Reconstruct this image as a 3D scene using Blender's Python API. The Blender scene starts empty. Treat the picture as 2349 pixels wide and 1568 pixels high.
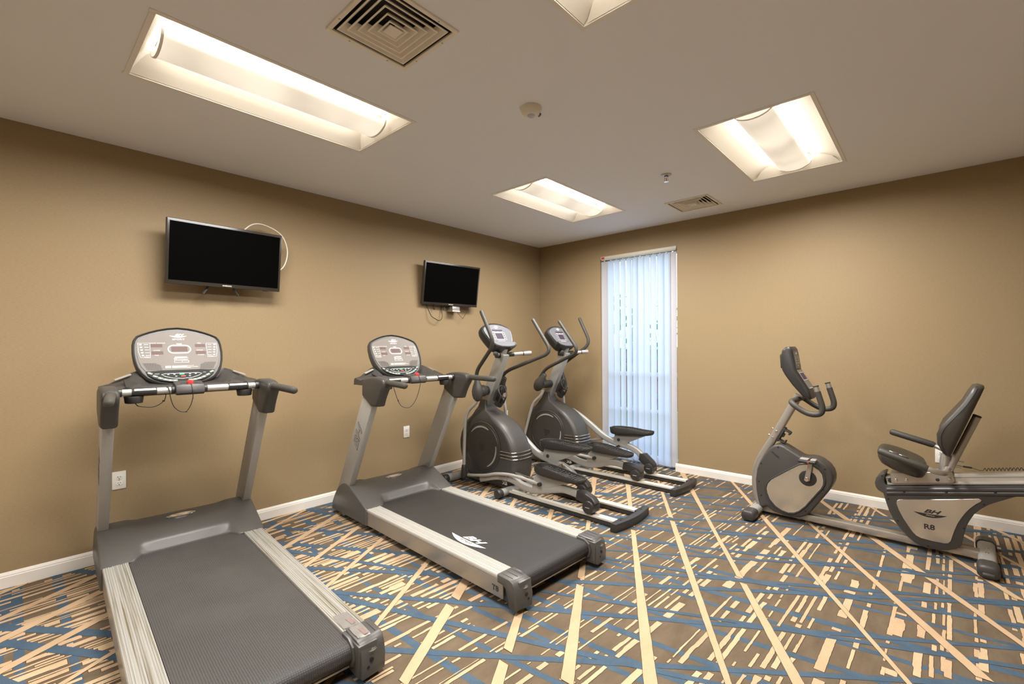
import bpy, bmesh, math, random
from mathutils import Vector, Matrix

# ------------------------------------------------------------------ camera, world, exposure
SC = bpy.context.scene
COL = SC.collection
W_PX, H_PX = 2349.0, 1568.0
F_PX, CY = 1058.56, 793.09
YAW, ROLL = math.radians(42.3402), math.radians(-0.3709)
fwd = Vector((-math.sin(YAW), math.cos(YAW), 0))
rgt = Vector((math.cos(YAW), math.sin(YAW), 0))
upv = Vector((0, 0, 1))
r2 = rgt*math.cos(ROLL) + upv*math.sin(ROLL)
u2 = -rgt*math.sin(ROLL) + upv*math.cos(ROLL)
cam = bpy.data.cameras.new('camera')
cam.sensor_fit = 'HORIZONTAL'; cam.sensor_width = 36.0
cam.lens = F_PX/W_PX*36.0
cam.shift_y = (CY - H_PX/2)/W_PX
cam.clip_start = 0.05; cam.clip_end = 200
camo = bpy.data.objects.new('camera', cam); COL.objects.link(camo)
camo.matrix_world = Matrix(((r2.x, u2.x, -fwd.x, 4.0061), (r2.y, u2.y, -fwd.y, -4.9706), (r2.z, u2.z, -fwd.z, 1.3934), (0, 0, 0, 1)))
SC.camera = camo

SC.view_settings.view_transform = 'Standard'
SC.view_settings.look = 'None'
SC.view_settings.exposure = 0.0
SC.view_settings.gamma = 1.0
SC.view_settings.use_curve_mapping = False
SC.cycles.use_denoising = True
SC.cycles.max_bounces = 10
SC.cycles.diffuse_bounces = 6
SC.cycles.transparent_max_bounces = 12
SC.cycles.caustics_reflective = False
SC.cycles.caustics_refractive = False
SC.cycles.sample_clamp_indirect = 6.0

LAMP_W = 66.0          # watts of each ceiling fixture's lamp
LAMP_COL = (1.0, 0.965, 0.925)
LAMP_SPREAD = math.radians(172)
SKY_STRENGTH = 3.6

world = bpy.data.worlds.new('sky'); SC.world = world; world.use_nodes = True
wn = world.node_tree.nodes; wl = world.node_tree.links
bg = wn['Background']; bg.inputs[1].default_value = SKY_STRENGTH
tc = wn.new('ShaderNodeTexCoord'); sx = wn.new('ShaderNodeSeparateXYZ'); cr = wn.new('ShaderNodeValToRGB')
wl.new(tc.outputs['Generated'], sx.inputs[0]); wl.new(sx.outputs['Z'], cr.inputs[0]); wl.new(cr.outputs[0], bg.inputs[0])
cr.color_ramp.elements[0].position = 0.0; cr.color_ramp.elements[0].color = (0.66, 0.79, 1.0, 1)
cr.color_ramp.elements[1].position = 0.9; cr.color_ramp.elements[1].color = (0.42, 0.62, 1.0, 1)

RND = random.Random(7)
PI = math.pi
H = 2.743               # ceiling height

# ------------------------------------------------------------------ materials
def nmat(name):
    m = bpy.data.materials.new(name); m.use_nodes = True
    return m, m.node_tree.nodes, m.node_tree.links, m.node_tree.nodes['Principled BSDF']

def simple(name, col, rough=0.5, metal=0.0, spec=0.5, noise=0.0, nscale=40.0, bump=0.0, bscale=300.0, emit=None, estr=0.0, coat=0.0):
    m, n, l, b = nmat(name)
    b.inputs['Base Color'].default_value = (*col, 1)
    b.inputs['Roughness'].default_value = rough
    b.inputs['Metallic'].default_value = metal
    b.inputs['Specular IOR Level'].default_value = spec
    b.inputs['Coat Weight'].default_value = coat
    if emit:
        b.inputs['Emission Color'].default_value = (*emit, 1); b.inputs['Emission Strength'].default_value = estr
    if noise > 0 or bump > 0:
        t = n.new('ShaderNodeTexCoord')
    if noise > 0:
        nt = n.new('ShaderNodeTexNoise'); nt.inputs['Scale'].default_value = nscale; nt.inputs['Detail'].default_value = 4
        mx = n.new('ShaderNodeMix'); mx.data_type = 'RGBA'
        mx.inputs[6].default_value = (*[c*(1-noise) for c in col], 1); mx.inputs[7].default_value = (*[min(1, c*(1+noise)) for c in col], 1)
        l.new(t.outputs['Object'], nt.inputs['Vector']); l.new(nt.outputs['Fac'], mx.inputs[0]); l.new(mx.outputs[2], b.inputs['Base Color'])
    if bump > 0:
        bt = n.new('ShaderNodeTexNoise'); bt.inputs['Scale'].default_value = bscale; bt.inputs['Detail'].default_value = 2
        bp = n.new('ShaderNodeBump'); bp.inputs['Strength'].default_value = bump; bp.inputs['Distance'].default_value = 0.002
        l.new(t.outputs['Object'], bt.inputs['Vector']); l.new(bt.outputs['Fac'], bp.inputs['Height']); l.new(bp.outputs[0], b.inputs['Normal'])
    return m

def wall_mat():
    # vinyl wallcovering with a fine horizontal weave
    m, n, l, b = nmat('wallcovering_tan')
    t = n.new('ShaderNodeTexCoord'); mp = n.new('ShaderNodeMapping'); mp.inputs['Scale'].default_value = (60, 60, 420)
    nt = n.new('ShaderNodeTexNoise'); nt.inputs['Scale'].default_value = 1.0; nt.inputs['Detail'].default_value = 3
    big = n.new('ShaderNodeTexNoise'); big.inputs['Scale'].default_value = 1.3
    cr = n.new('ShaderNodeValToRGB')
    cr.color_ramp.elements[0].position = .3; cr.color_ramp.elements[0].color = (0.292, 0.214, 0.119, 1)
    cr.color_ramp.elements[1].position = .7; cr.color_ramp.elements[1].color = (0.342, 0.254, 0.144, 1)
    l.new(t.outputs['Object'], mp.inputs[0]); l.new(mp.outputs[0], nt.inputs['Vector']); l.new(nt.outputs['Fac'], cr.inputs[0]); l.new(cr.outputs[0], b.inputs['Base Color'])
    bp = n.new('ShaderNodeBump'); bp.inputs['Strength'].default_value = 0.25; bp.inputs['Distance'].default_value = 0.001
    l.new(nt.outputs['Fac'], bp.inputs['Height']); l.new(bp.outputs[0], b.inputs['Normal'])
    b.inputs['Roughness'].default_value = 0.55; b.inputs['Specular IOR Level'].default_value = 0.25
    return m

def carpet_mat(name, c0, c1, stretch=(9, 3, 1)):
    m, n, l, b = nmat(name)
    t = n.new('ShaderNodeTexCoord'); mp = n.new('ShaderNodeMapping'); mp.inputs['Scale'].default_value = stretch
    nt = n.new('ShaderNodeTexNoise'); nt.inputs['Scale'].default_value = 1.2; nt.inputs['Detail'].default_value = 5; nt.inputs['Roughness'].default_value = .6
    cr = n.new('ShaderNodeValToRGB')
    cr.color_ramp.elements[0].position = .22; cr.color_ramp.elements[0].color = (*c0, 1)
    cr.color_ramp.elements[1].position = .80; cr.color_ramp.elements[1].color = (*c1, 1)
    l.new(t.outputs['Object'], mp.inputs[0]); l.new(mp.outputs[0], nt.inputs['Vector']); l.new(nt.outputs['Fac'], cr.inputs[0])
    pile = n.new('ShaderNodeTexNoise'); pile.inputs['Scale'].default_value = 420; pile.inputs['Detail'].default_value = 2
    l.new(t.outputs['Object'], pile.inputs['Vector'])
    mx = n.new('ShaderNodeMix'); mx.data_type = 'RGBA'; mx.blend_type = 'MULTIPLY'; mx.inputs[0].default_value = .45
    l.new(cr.outputs[0], mx.inputs[6]); l.new(pile.outputs['Fac'], mx.inputs[7])
    hs = n.new('ShaderNodeHueSaturation'); hs.inputs['Value'].default_value = 1.28
    l.new(mx.outputs[2], hs.inputs['Color']); l.new(hs.outputs[0], b.inputs['Base Color'])
    bp = n.new('ShaderNodeBump'); bp.inputs['Strength'].default_value = .6; bp.inputs['Distance'].default_value = .003
    l.new(pile.outputs['Fac'], bp.inputs['Height']); l.new(bp.outputs[0], b.inputs['Normal'])
    b.inputs['Roughness'].default_value = .95; b.inputs['Specular IOR Level'].default_value = .1
    return m

def belt_mat(name, k):
    m, n, l, b = nmat(name)
    t = n.new('ShaderNodeTexCoord')
    vo = n.new('ShaderNodeTexVoronoi'); vo.inputs['Scale'].default_value = 1.0; vo.inputs['Randomness'].default_value = 0.15
    mp = n.new('ShaderNodeMapping'); mp.inputs['Scale'].default_value = (170, 115, 170)
    l.new(t.outputs['Object'], mp.inputs[0]); l.new(mp.outputs[0], vo.inputs['Vector'])
    cr = n.new('ShaderNodeValToRGB')
    cr.color_ramp.elements[0].position = .12; cr.color_ramp.elements[0].color = (0.120*k, 0.110*k, 0.094*k, 1)
    cr.color_ramp.elements[1].position = .42; cr.color_ramp.elements[1].color = (0.040*k, 0.039*k, 0.039*k, 1)
    l.new(vo.outputs['Distance'], cr.inputs[0])
    dn = n.new('ShaderNodeTexNoise'); dn.inputs['Scale'].default_value = 3.5; dn.inputs['Detail'].default_value = 6
    l.new(t.outputs['Object'], dn.inputs['Vector'])
    mx = n.new('ShaderNodeMix'); mx.data_type = 'RGBA'; mx.inputs[7].default_value = (0.080*k, 0.076*k, 0.069*k, 1)
    mr = n.new('ShaderNodeMapRange'); mr.inputs[1].default_value = .45; mr.inputs[2].default_value = .8; mr.inputs[4].default_value = .6
    l.new(dn.outputs['Fac'], mr.inputs[0]); l.new(mr.outputs[0], mx.inputs[0]); l.new(cr.outputs[0], mx.inputs[6]); l.new(mx.outputs[2], b.inputs['Base Color'])
    bp = n.new('ShaderNodeBump'); bp.inputs['Strength'].default_value = .5; bp.inputs['Distance'].default_value = .001; bp.invert = True
    l.new(vo.outputs['Distance'], bp.inputs['Height']); l.new(bp.outputs[0], b.inputs['Normal'])
    b.inputs['Roughness'].default_value = .55; b.inputs['Specular IOR Level'].default_value = .35
    return m

def rail_mat():
    m, n, l, b = nmat('rail_aluminium')
    t = n.new('ShaderNodeTexCoord'); mp = n.new('ShaderNodeMapping'); mp.inputs['Scale'].default_value = (1.2, 90, 1)
    nt = n.new('ShaderNodeTexNoise'); nt.inputs['Scale'].default_value = 1.0; nt.inputs['Detail'].default_value = 4
    cr = n.new('ShaderNodeValToRGB')
    cr.color_ramp.elements[0].position = .32; cr.color_ramp.elements[0].color = (0.20, 0.17, 0.115, 1)
    cr.color_ramp.elements[1].position = .50; cr.color_ramp.elements[1].color = (0.40, 0.388, 0.352, 1)
    l.new(t.outputs['Object'], mp.inputs[0]); l.new(mp.outputs[0], nt.inputs['Vector']); l.new(nt.outputs['Fac'], cr.inputs[0]); l.new(cr.outputs[0], b.inputs['Base Color'])
    b.inputs['Metallic'].default_value = .25; b.inputs['Roughness'].default_value = .42
    return m

def blind_mat(name, col, trans):
    m, n, l, b = nmat(name)
    t = n.new('ShaderNodeTexCoord'); mp = n.new('ShaderNodeMapping'); mp.inputs['Scale'].default_value = (300, 300, 900)
    nt = n.new('ShaderNodeTexNoise'); nt.inputs['Scale'].default_value = 1.0
    mx = n.new('ShaderNodeMix'); mx.data_type = 'RGBA'; mx.inputs[6].default_value = (*[c*.9 for c in col], 1); mx.inputs[7].default_value = (*col, 1)
    l.new(t.outputs['Object'], mp.inputs[0]); l.new(mp.outputs[0], nt.inputs['Vector']); l.new(nt.outputs['Fac'], mx.inputs[0])
    tr = n.new('ShaderNodeBsdfTranslucent'); ad = n.new('ShaderNodeMixShader'); ad.inputs[0].default_value = trans
    l.new(mx.outputs[2], b.inputs['Base Color']); l.new(mx.outputs[2], tr.inputs['Color'])
    l.new(b.outputs[0], ad.inputs[1]); l.new(tr.outputs[0], ad.inputs[2])
    l.new(ad.outputs[0], n['Material Output'].inputs['Surface'])
    b.inputs['Roughness'].default_value = .6
    return m

def glass_mat():
    m, n, l, b = nmat('window_glass')
    tr = n.new('ShaderNodeBsdfTransparent'); gl = n.new('ShaderNodeBsdfGlossy'); gl.inputs['Roughness'].default_value = .02
    fr = n.new('ShaderNodeFresnel'); fr.inputs[0].default_value = 1.45; mx = n.new('ShaderNodeMixShader')
    tr.inputs[0].default_value = (.93, .96, .95, 1)
    l.new(fr.outputs[0], mx.inputs[0]); l.new(tr.outputs[0], mx.inputs[1]); l.new(gl.outputs[0], mx.inputs[2]); l.new(mx.outputs[0], n['Material Output'].inputs['Surface'])
    return m

def lamp_mat():
    # perforated basket of a fluorescent fixture, brighter towards the tube ends
    m, n, l, b = nmat('lamp_basket')
    t = n.new('ShaderNodeTexCoord'); mp = n.new('ShaderNodeMapping'); mp.inputs['Scale'].default_value = (1.5, 2.2, 1)
    nt = n.new('ShaderNodeTexNoise'); nt.inputs['Scale'].default_value = 1.4; nt.inputs['Detail'].default_value = 1
    mr = n.new('ShaderNodeMapRange'); mr.inputs[1].default_value = .35; mr.inputs[2].default_value = .65; mr.inputs[3].default_value = .50; mr.inputs[4].default_value = .80
    l.new(t.outputs['Object'], mp.inputs[0]); l.new(mp.outputs[0], nt.inputs['Vector']); l.new(nt.outputs['Fac'], mr.inputs[0])
    b.inputs['Base Color'].default_value = (.8, .78, .74, 1); b.inputs['Roughness'].default_value = .5
    b.inputs['Emission Color'].default_value = (1.0, .90, .74, 1); l.new(mr.outputs[0], b.inputs['Emission Strength'])
    return m

M = dict(
    wall=wall_mat(),
    ceiling=simple('ceiling_paint', (.83, .87, .93), .9, spec=.1, bump=.15, bscale=180),
    trim=simple('trim_paint', (.80, .76, .70), .35, noise=.03, nscale=12),
    carpet=carpet_mat('carpet_brown', (.100, .072, .046), (.180, .136, .092)),
    edge_shade=simple('carpet_edge_shade', (.070, .048, .030), .95, spec=.05),  # dark brown standing in for the shade along carved pile edges
    cream=carpet_mat('carpet_cream', (.46, .315, .190), (.57, .41, .26), (5, 2, 1)),
    cream2=carpet_mat('carpet_pale_cream', (.49, .355, .215), (.59, .45, .285), (5, 2, 1)),
    blue=carpet_mat('carpet_blue', (.050, .083, .122), (.085, .128, .175), (6, 6, 1)),
    hood=simple('hood_plastic', (.074, .070, .065), .36, spec=.5, bump=.05, bscale=600),
    dark=simple('dark_plastic', (.046, .043, .039), .42, bump=.06, bscale=500),
    darker=simple('charcoal_plastic', (.030, .0285, .027), .40),
    shell=simple('shell_plastic', (.056, .053, .049), .42, bump=.08, bscale=500),
    rubber=simple('black_rubber', (.030, .028, .025), .60, bump=.1, bscale=700),
    grip=simple('foam_grip', (.050, .046, .038), .55, bump=.12, bscale=900),
    black=simple('black_gap', (.008, .008, .008), .6),
    silver=simple('silver_paint', (.38, .37, .345), .42, metal=.25, noise=.05, nscale=30),
    silverL=simple('light_silver_paint', (.50, .49, .46), .36, metal=.4, noise=.04, nscale=30),
    alu=rail_mat(),
    alu2=simple('clean_aluminium', (.50, .485, .45), .40, metal=.25, noise=.03, nscale=20),
    steel=simple('brushed_steel', (.50, .47, .43), .36, metal=.75, noise=.03, nscale=6),
    panel=simple('satin_steel_panel', (.64, .60, .53), .21, metal=.85, noise=.04, nscale=10),
    chrome=simple('chrome', (.75, .73, .70), .12, metal=1.0),
    belt=belt_mat('belt_rubber_dusty', .9), belt2=belt_mat('belt_rubber_clean', .55),
    face=simple('console_overlay', (.170, .150, .134), .52, noise=.06, nscale=9, spec=.3),
    faceE=simple('console_overlay_blue_grey', (.15, .155, .17), .45, noise=.05, nscale=9, spec=.35),
    keypad=simple('keypad_black', (.016, .018, .016), .6, spec=.2),
    print=simple('white_print', (.82, .80, .74), .5),
    printd=simple('dark_print', (.025, .022, .02), .5),
    button=simple('grey_green_button', (.16, .20, .16), .45),
    green=simple('green_button', (.05, .42, .16), .4),
    red=simple('red_button', (.62, .035, .03), .4),
    lcd=simple('led_window', (.105, .060, .055), .5, spec=.25),
    lcdE=simple('lcd_window', (.055, .040, .065), .5, spec=.25),
    screen=simple('tv_screen', (.0015, .0015, .0015), .5, spec=.02),
    bezel=simple('tv_bezel', (.032, .027, .022), .22, spec=.6),
    plate=simple('outlet_plastic', (.82, .80, .74), .35),
    slot=simple('outlet_slot', (.02, .02, .02), .6),
    lamp=lamp_mat(),
    wing=simple('lamp_reflector', (.86, .83, .78), .6, emit=(1.0, .90, .78), estr=0.0),
    tube=simple('lamp_tube', (.9, .9, .9), .5, emit=(1.0, .90, .74), estr=30.0),
    lframe=simple('lamp_frame', (.84, .82, .79), .5),
    vent=simple('vent_enamel', (.84, .80, .71), .45),
    duct=simple('vent_duct', (.05, .045, .04), .8, noise=.4, nscale=25),
    sensor=simple('sensor_plastic', (.76, .73, .64), .4),
    blind=blind_mat('blind_fabric', (.66, .74, .86), .40),
    blind_shaded=blind_mat('blind_fabric_shaded', (.56, .55, .58), .10),  # same slats without backlight: the shade is put into a greyer colour
    brail=simple('headrail', (.62, .60, .52), .45),
    clip=simple('clear_clip', (.55, .62, .72), .25),
    wframe=simple('window_frame', (.72, .74, .76), .4),
    glass=glass_mat(),
    tape=simple('silver_tape', (.27, .255, .24), .36, metal=.35, noise=.18, nscale=22, bump=.8, bscale=60),
    tapered=simple('tape_red_print', (.22, .155, .14), .45, noise=.3, nscale=60),
    sidepanel=simple('satin_side_panel', (.40, .38, .345), .33, metal=.75, noise=.04, nscale=10),
    seatrail=simple('bright_seat_rail', (.60, .575, .51), .35, metal=.15, noise=.03, nscale=10),
    vinyl=simple('black_vinyl', (.044, .038, .030), .38, bump=.15, bscale=260),
    wire=simple('black_wire', (.012, .011, .01), .5),
    wirew=simple('white_wire', (.80, .77, .70), .45),
    leaf=simple('leaf_green', (.06, .19, .045), .6, noise=.4, nscale=8),
    ground=simple('outside_grass', (.10, .15, .05), .9, noise=.3, nscale=4),
    brick=simple('outside_brick', (.33, .12, .075), .8, noise=.2, nscale=14),
)

# ------------------------------------------------------------------ geometry helpers
def V(*a): return Vector(a)

def obj(name, bm, mat, parent=None, smooth=True, ang=35, kind=None, label=None):
    me = bpy.data.meshes.new(name)
    bmesh.ops.remove_doubles(bm, verts=bm.verts, dist=1e-6)
    bm.to_mesh(me); bm.free()
    for mm in (mat if isinstance(mat, (list, tuple)) else [mat]):
        me.materials.append(M[mm])
    if smooth:
        for p in me.polygons: p.use_smooth = True
        me.set_sharp_from_angle(angle=math.radians(ang))
    o = bpy.data.objects.new(name, me); COL.objects.link(o)
    if parent: o.parent = parent
    if kind: o['kind'] = kind
    if label: o['label'] = label
    return o

def thing(name, label, cat, loc=(0, 0, 0), rot=(0, 0, 0), group=None):
    o = bpy.data.objects.new(name, None); COL.objects.link(o)
    o.empty_display_size = .1
    o.location = loc; o.rotation_euler = rot
    o['label'] = label; o['category'] = cat
    if group: o['group'] = group
    return o

def tag(o, label, cat, group=None):
    o['label'] = label; o['category'] = cat
    if group: o['group'] = group
    return o

def new(): return bmesh.new()
def smooth01(q): q = max(0, min(1, q)); return q*q*(3-2*q)

def box(bm, c, s, rot=None, bev=0.0, seg=2, mi=0):
    r = bmesh.ops.create_cube(bm, size=1.0)
    vs = r['verts']
    mt = Matrix.Translation(Vector(c)) @ (rot.to_4x4() if rot else Matrix.Identity(4)) @ Matrix.Diagonal((s[0], s[1], s[2], 1))
    bmesh.ops.transform(bm, matrix=mt, verts=vs)
    fs = list({f for v in vs for f in v.link_faces})
    for f in fs: f.material_index = mi
    if bev > 0:
        es = list({e for v in vs for e in v.link_edges})
        bmesh.ops.bevel(bm, geom=es, offset=bev, segments=seg, affect='EDGES', profile=.5)
    return bm

def hexa(bm, p, bev=0.0, seg=2):
    # p: 8 points, bottom 4 then top 4
    vs = [bm.verts.new(q) for q in p]
    fs = [(0, 3, 2, 1), (4, 5, 6, 7), (0, 1, 5, 4), (1, 2, 6, 5), (2, 3, 7, 6), (3, 0, 4, 7)]
    faces = [bm.faces.new([vs[i] for i in f]) for f in fs]
    bmesh.ops.recalc_face_normals(bm, faces=faces)
    if bev > 0:
        es = list({e for f in faces for e in f.edges})
        bmesh.ops.bevel(bm, geom=es, offset=bev, segments=seg, affect='EDGES', profile=.5)
    return bm

def prism(bm, pts, a, b, axis='y', bev=0.0, seg=2, mi=0):
    """extrude polygon pts (2D) between a and b along axis. y: pts are (x,z); x: (y,z); z: (x,y)"""
    def mk(p, t):
        return {'y': (p[0], t, p[1]), 'x': (t, p[0], p[1]), 'z': (p[0], p[1], t)}[axis]
    n = len(pts)
    va = [bm.verts.new(mk(p, a)) for p in pts]; vb = [bm.verts.new(mk(p, b)) for p in pts]
    caps = [bm.faces.new(va), bm.faces.new(vb)]
    sides = [bm.faces.new((va[i], va[(i+1) % n], vb[(i+1) % n], vb[i])) for i in range(n)]
    bmesh.ops.recalc_face_normals(bm, faces=caps+sides)
    for f in caps+sides: f.material_index = mi
    if bev > 0:
        es = list({e for f in caps for e in f.edges})
        bmesh.ops.bevel(bm, geom=es, offset=bev, segments=seg, affect='EDGES', profile=.5)
    return bm

def catmull(pts, n=6, closed=False):
    P = [Vector(p) for p in pts]; out = []
    m = len(P)
    rng = range(m if closed else m-1)
    for i in rng:
        if closed: p0, p1, p2, p3 = P[(i-1) % m], P[i], P[(i+1) % m], P[(i+2) % m]
        else: p0, p1, p2, p3 = P[max(i-1, 0)], P[i], P[i+1], P[min(i+2, m-1)]
        for k in range(n):
            t = k/n
            out.append(.5*((2*p1)+(-p0+p2)*t+(2*p0-5*p1+4*p2-p3)*t*t+(-p0+3*p1-3*p2+p3)*t**3))
    if not closed: out.append(P[-1])
    return out

def fillet(pts, r, n=6):
    """polyline with rounded corners of radius-ish r"""
    P = [Vector(p) for p in pts]; out = [P[0]]
    for i in range(1, len(P)-1):
        a, b, c = P[i-1], P[i], P[i+1]
        rr = r[i] if isinstance(r, (list, tuple)) else r
        d1 = min(rr, (a-b).length*.48); d2 = min(rr, (c-b).length*.48)
        s = b+(a-b).normalized()*d1; e = b+(c-b).normalized()*d2
        for k in range(n+1):
            t = k/n
            out.append(s*(1-t)**2+b*2*t*(1-t)+e*t*t)
    out.append(P[-1]); return out

def sweep(bm, pts, prof, closed=False, cap=True, up=None, mi=0, scale=None):
    """sweep closed 2D profile (list of (a,b)) along pts; a along side vector, b along 'up'"""
    P = [Vector(p) for p in pts]; n = len(P); rings = []
    prev = None
    for i in range(n):
        if closed: t = (P[(i+1) % n]-P[(i-1) % n]).normalized()
        else: t = (P[min(i+1, n-1)]-P[max(i-1, 0)]).normalized()
        if up is not None:
            u = Vector(up); s = t.cross(u)
            if s.length < 1e-5: s = t.orthogonal()
            s.normalize(); u = s.cross(t).normalized()
        else:
            if prev is None: s = t.orthogonal().normalized()
            else:
                s = prev-t*prev.dot(t); s.normalize()
            prev = s; u = s.cross(t).normalized()
        k = scale[i] if scale else 1.0
        rings.append([bm.verts.new(P[i]+s*a*k+u*b*k) for a, b in prof])
    m = len(prof); faces = []
    for i in range(n if closed else n-1):
        A, B = rings[i], rings[(i+1) % n]
        for j in range(m):
            faces.append(bm.faces.new((A[j], A[(j+1) % m], B[(j+1) % m], B[j])))
    if cap and not closed:
        faces.append(bm.faces.new(rings[0])); faces.append(bm.faces.new(rings[-1]))
    bmesh.ops.recalc_face_normals(bm, faces=faces)
    for f in faces: f.material_index = mi
    return bm

def circ(r, n=12): return [(r*math.cos(2*PI*i/n), r*math.sin(2*PI*i/n)) for i in range(n)]
def rrect(w, h, r, n=3):
    out = []
    for cx, cy, a0 in ((w/2-r, h/2-r, 0), (-w/2+r, h/2-r, 90), (-w/2+r, -h/2+r, 180), (w/2-r, -h/2+r, 270)):
        for k in range(n+1):
            a = math.radians(a0+90*k/n); out.append((cx+r*math.cos(a), cy+r*math.sin(a)))
    return out

def tube(bm, pts, r, n=12, round_ends=True, closed=False, mi=0):
    P = [Vector(p) for p in pts]
    if round_ends and not closed:
        a = (P[0]-P[1]).normalized(); b = (P[-1]-P[-2]).normalized()
        pre = [P[0]+a*r*k for k in (.85, .6)]; post = [P[-1]+b*r*k for k in (.6, .85)]
        sc = [.35, .78]+[1]*len(P)+[.78, .35]
        P = pre+P+post
        return sweep(bm, P, circ(r, n), scale=sc, mi=mi)
    return sweep(bm, P, circ(r, n), closed=closed, mi=mi)

def cyl(bm, a, b, r, n=20, r2=None, bev=0.0, mi=0):
    a, b = Vector(a), Vector(b); r2 = r if r2 is None else r2
    d = (b-a).normalized()
    if bev > 0:
        pts = [a, a+d*bev*.3, a+d*bev, b-d*bev, b-d*bev*.3, b]
        L = [(r-bev)/r, (r-bev*.3)/r, 1, 1*(r2/r), (r2-bev*.3)/r, (r2-bev)/r]
        return sweep(bm, pts, circ(r, n), scale=L, mi=mi)
    return sweep(bm, [a, b], circ(r, n), scale=[1, r2/r], mi=mi)

def lathe(bm, prof, c=(0, 0, 0), n=24, axis='z', mi=0):
    """prof list of (r,h) revolved about axis through c"""
    rings = []
    for r, h in prof:
        ring = []
        for i in range(n):
            a = 2*PI*i/n; x, y = r*math.cos(a), r*math.sin(a)
            p = {'z': (x, y, h), 'y': (x, h, y), 'x': (h, x, y)}[axis]
            ring.append(bm.verts.new(Vector(c)+Vector(p)))
        rings.append(ring)
    fs = []
    for A, B in zip(rings, rings[1:]):
        for j in range(n): fs.append(bm.faces.new((A[j], A[(j+1) % n], B[(j+1) % n], B[j])))
    fs.append(bm.faces.new(rings[0])); fs.append(bm.faces.new(rings[-1]))
    bmesh.ops.recalc_face_normals(bm, faces=fs)
    for f in fs: f.material_index = mi
    return bm

def grid(bm, rows, closeU=False, mi=0):
    """rows of equal-length point lists -> quad surface"""
    R = [[bm.verts.new(p) for p in row] for row in rows]; fs = []
    for A, B in zip(R, R[1:]):
        for j in range(len(A)-1): fs.append(bm.faces.new((A[j], A[j+1], B[j+1], B[j])))
        if closeU: fs.append(bm.faces.new((A[-1], A[0], B[0], B[-1])))
    for f in fs: f.material_index = mi
    return R, fs

def loft(bm, rings, mi=0, cap=True):
    R, fs = grid(bm, rings, closeU=True, mi=mi)
    if cap: fs.append(bm.faces.new(R[0])); fs.append(bm.faces.new(R[-1]))
    bmesh.ops.recalc_face_normals(bm, faces=fs)
    for f in fs: f.material_index = mi
    return bm

def frame_m(o, u, v, n=None):
    u, v = Vector(u).normalized(), Vector(v).normalized(); n = Vector(n).normalized() if n else u.cross(v).normalized()
    return Matrix(((u.x, v.x, n.x, o[0]), (u.y, v.y, n.y, o[1]), (u.z, v.z, n.z, o[2]), (0, 0, 0, 1)))

def xf(bm, m, verts=None):
    bmesh.ops.transform(bm, matrix=m, verts=verts or bm.verts); return bm

_tc = {}
def text_mesh(s, size=1.0, shear=0.0, bold=0.0, sx=1.0, extrude=0.0):
    key = (s, shear, bold)
    if key not in _tc:
        cu = bpy.data.curves.new('lettering', 'FONT'); cu.body = s; cu.size = 1.0; cu.shear = shear; cu.offset = bold
        cu.align_x = 'CENTER'; cu.align_y = 'CENTER'; cu.resolution_u = 3; cu.fill_mode = 'FRONT'
        o = bpy.data.objects.new('lettering', cu); COL.objects.link(o)
        bpy.context.view_layer.update()
        me = bpy.data.meshes.new_from_object(o.evaluated_get(bpy.context.evaluated_depsgraph_get()))
        COL.objects.unlink(o); bpy.data.objects.remove(o)
        _tc[key] = ([tuple(v.co) for v in me.vertices], [tuple(p.vertices) for p in me.polygons])
        bpy.data.meshes.remove(me)
    vs, ps = _tc[key]
    return [(x*size*sx, y*size) for x, y, z in vs], ps

def put_text(bm, s, o, u, v, size, shear=0.0, bold=0.0, sx=1.0, lift=.0012, mi=0):
    vs, ps = text_mesh(s, size, shear, bold, sx)
    u, v = Vector(u).normalized(), Vector(v).normalized(); n = u.cross(v); o = Vector(o)
    vv = [bm.verts.new(o+u*x+v*y+n*lift) for x, y in vs]
    for p in ps:
        try:
            f = bm.faces.new([vv[i] for i in p]); f.material_index = mi
        except ValueError: pass

def poly2(bm, pts, o, u, v, lift=.001, mi=0):
    u, v = Vector(u).normalized(), Vector(v).normalized(); n = u.cross(v); o = Vector(o)
    f = bm.faces.new([bm.verts.new(o+u*x+v*y+n*lift) for x, y in pts]); f.material_index = mi
    return f

def rect2(bm, x0, y0, x1, y1, o, u, v, lift=.001, mi=0): return poly2(bm, [(x0, y0), (x1, y0), (x1, y1), (x0, y1)], o, u, v, lift, mi)

def ring2(bm, pts, w, o, u, v, lift=.001, mi=0):
    """closed outline band of width w around 2D pts"""
    n = len(pts); P = [Vector((p[0], p[1], 0)) for p in pts]
    inn = []
    for i in range(n):
        a = (P[i]-P[i-1]).normalized(); b = (P[(i+1) % n]-P[i]).normalized()
        nn = Vector((-(a.y+b.y), a.x+b.x, 0))
        nn = nn.normalized() if nn.length > 1e-6 else Vector((-a.y, a.x, 0))
        inn.append(P[i]+nn*w)
    u, v = Vector(u).normalized(), Vector(v).normalized(); nrm = u.cross(v); o = Vector(o)
    A = [bm.verts.new(o+u*p.x+v*p.y+nrm*lift) for p in P]; B = [bm.verts.new(o+u*p.x+v*p.y+nrm*lift) for p in inn]
    for i in range(n):
        f = bm.faces.new((A[i], A[(i+1) % n], B[(i+1) % n], B[i])); f.material_index = mi

def ellipse2(rx, ry, n=24, cx=0, cy=0): return [(cx+rx*math.cos(2*PI*i/n), cy+ry*math.sin(2*PI*i/n)) for i in range(n)]
def stadium2(w, h, n=8, cx=0, cy=0): return [(x+cx, y+cy) for x, y in rrect(w, h, h/2-1e-4, n)]

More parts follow.
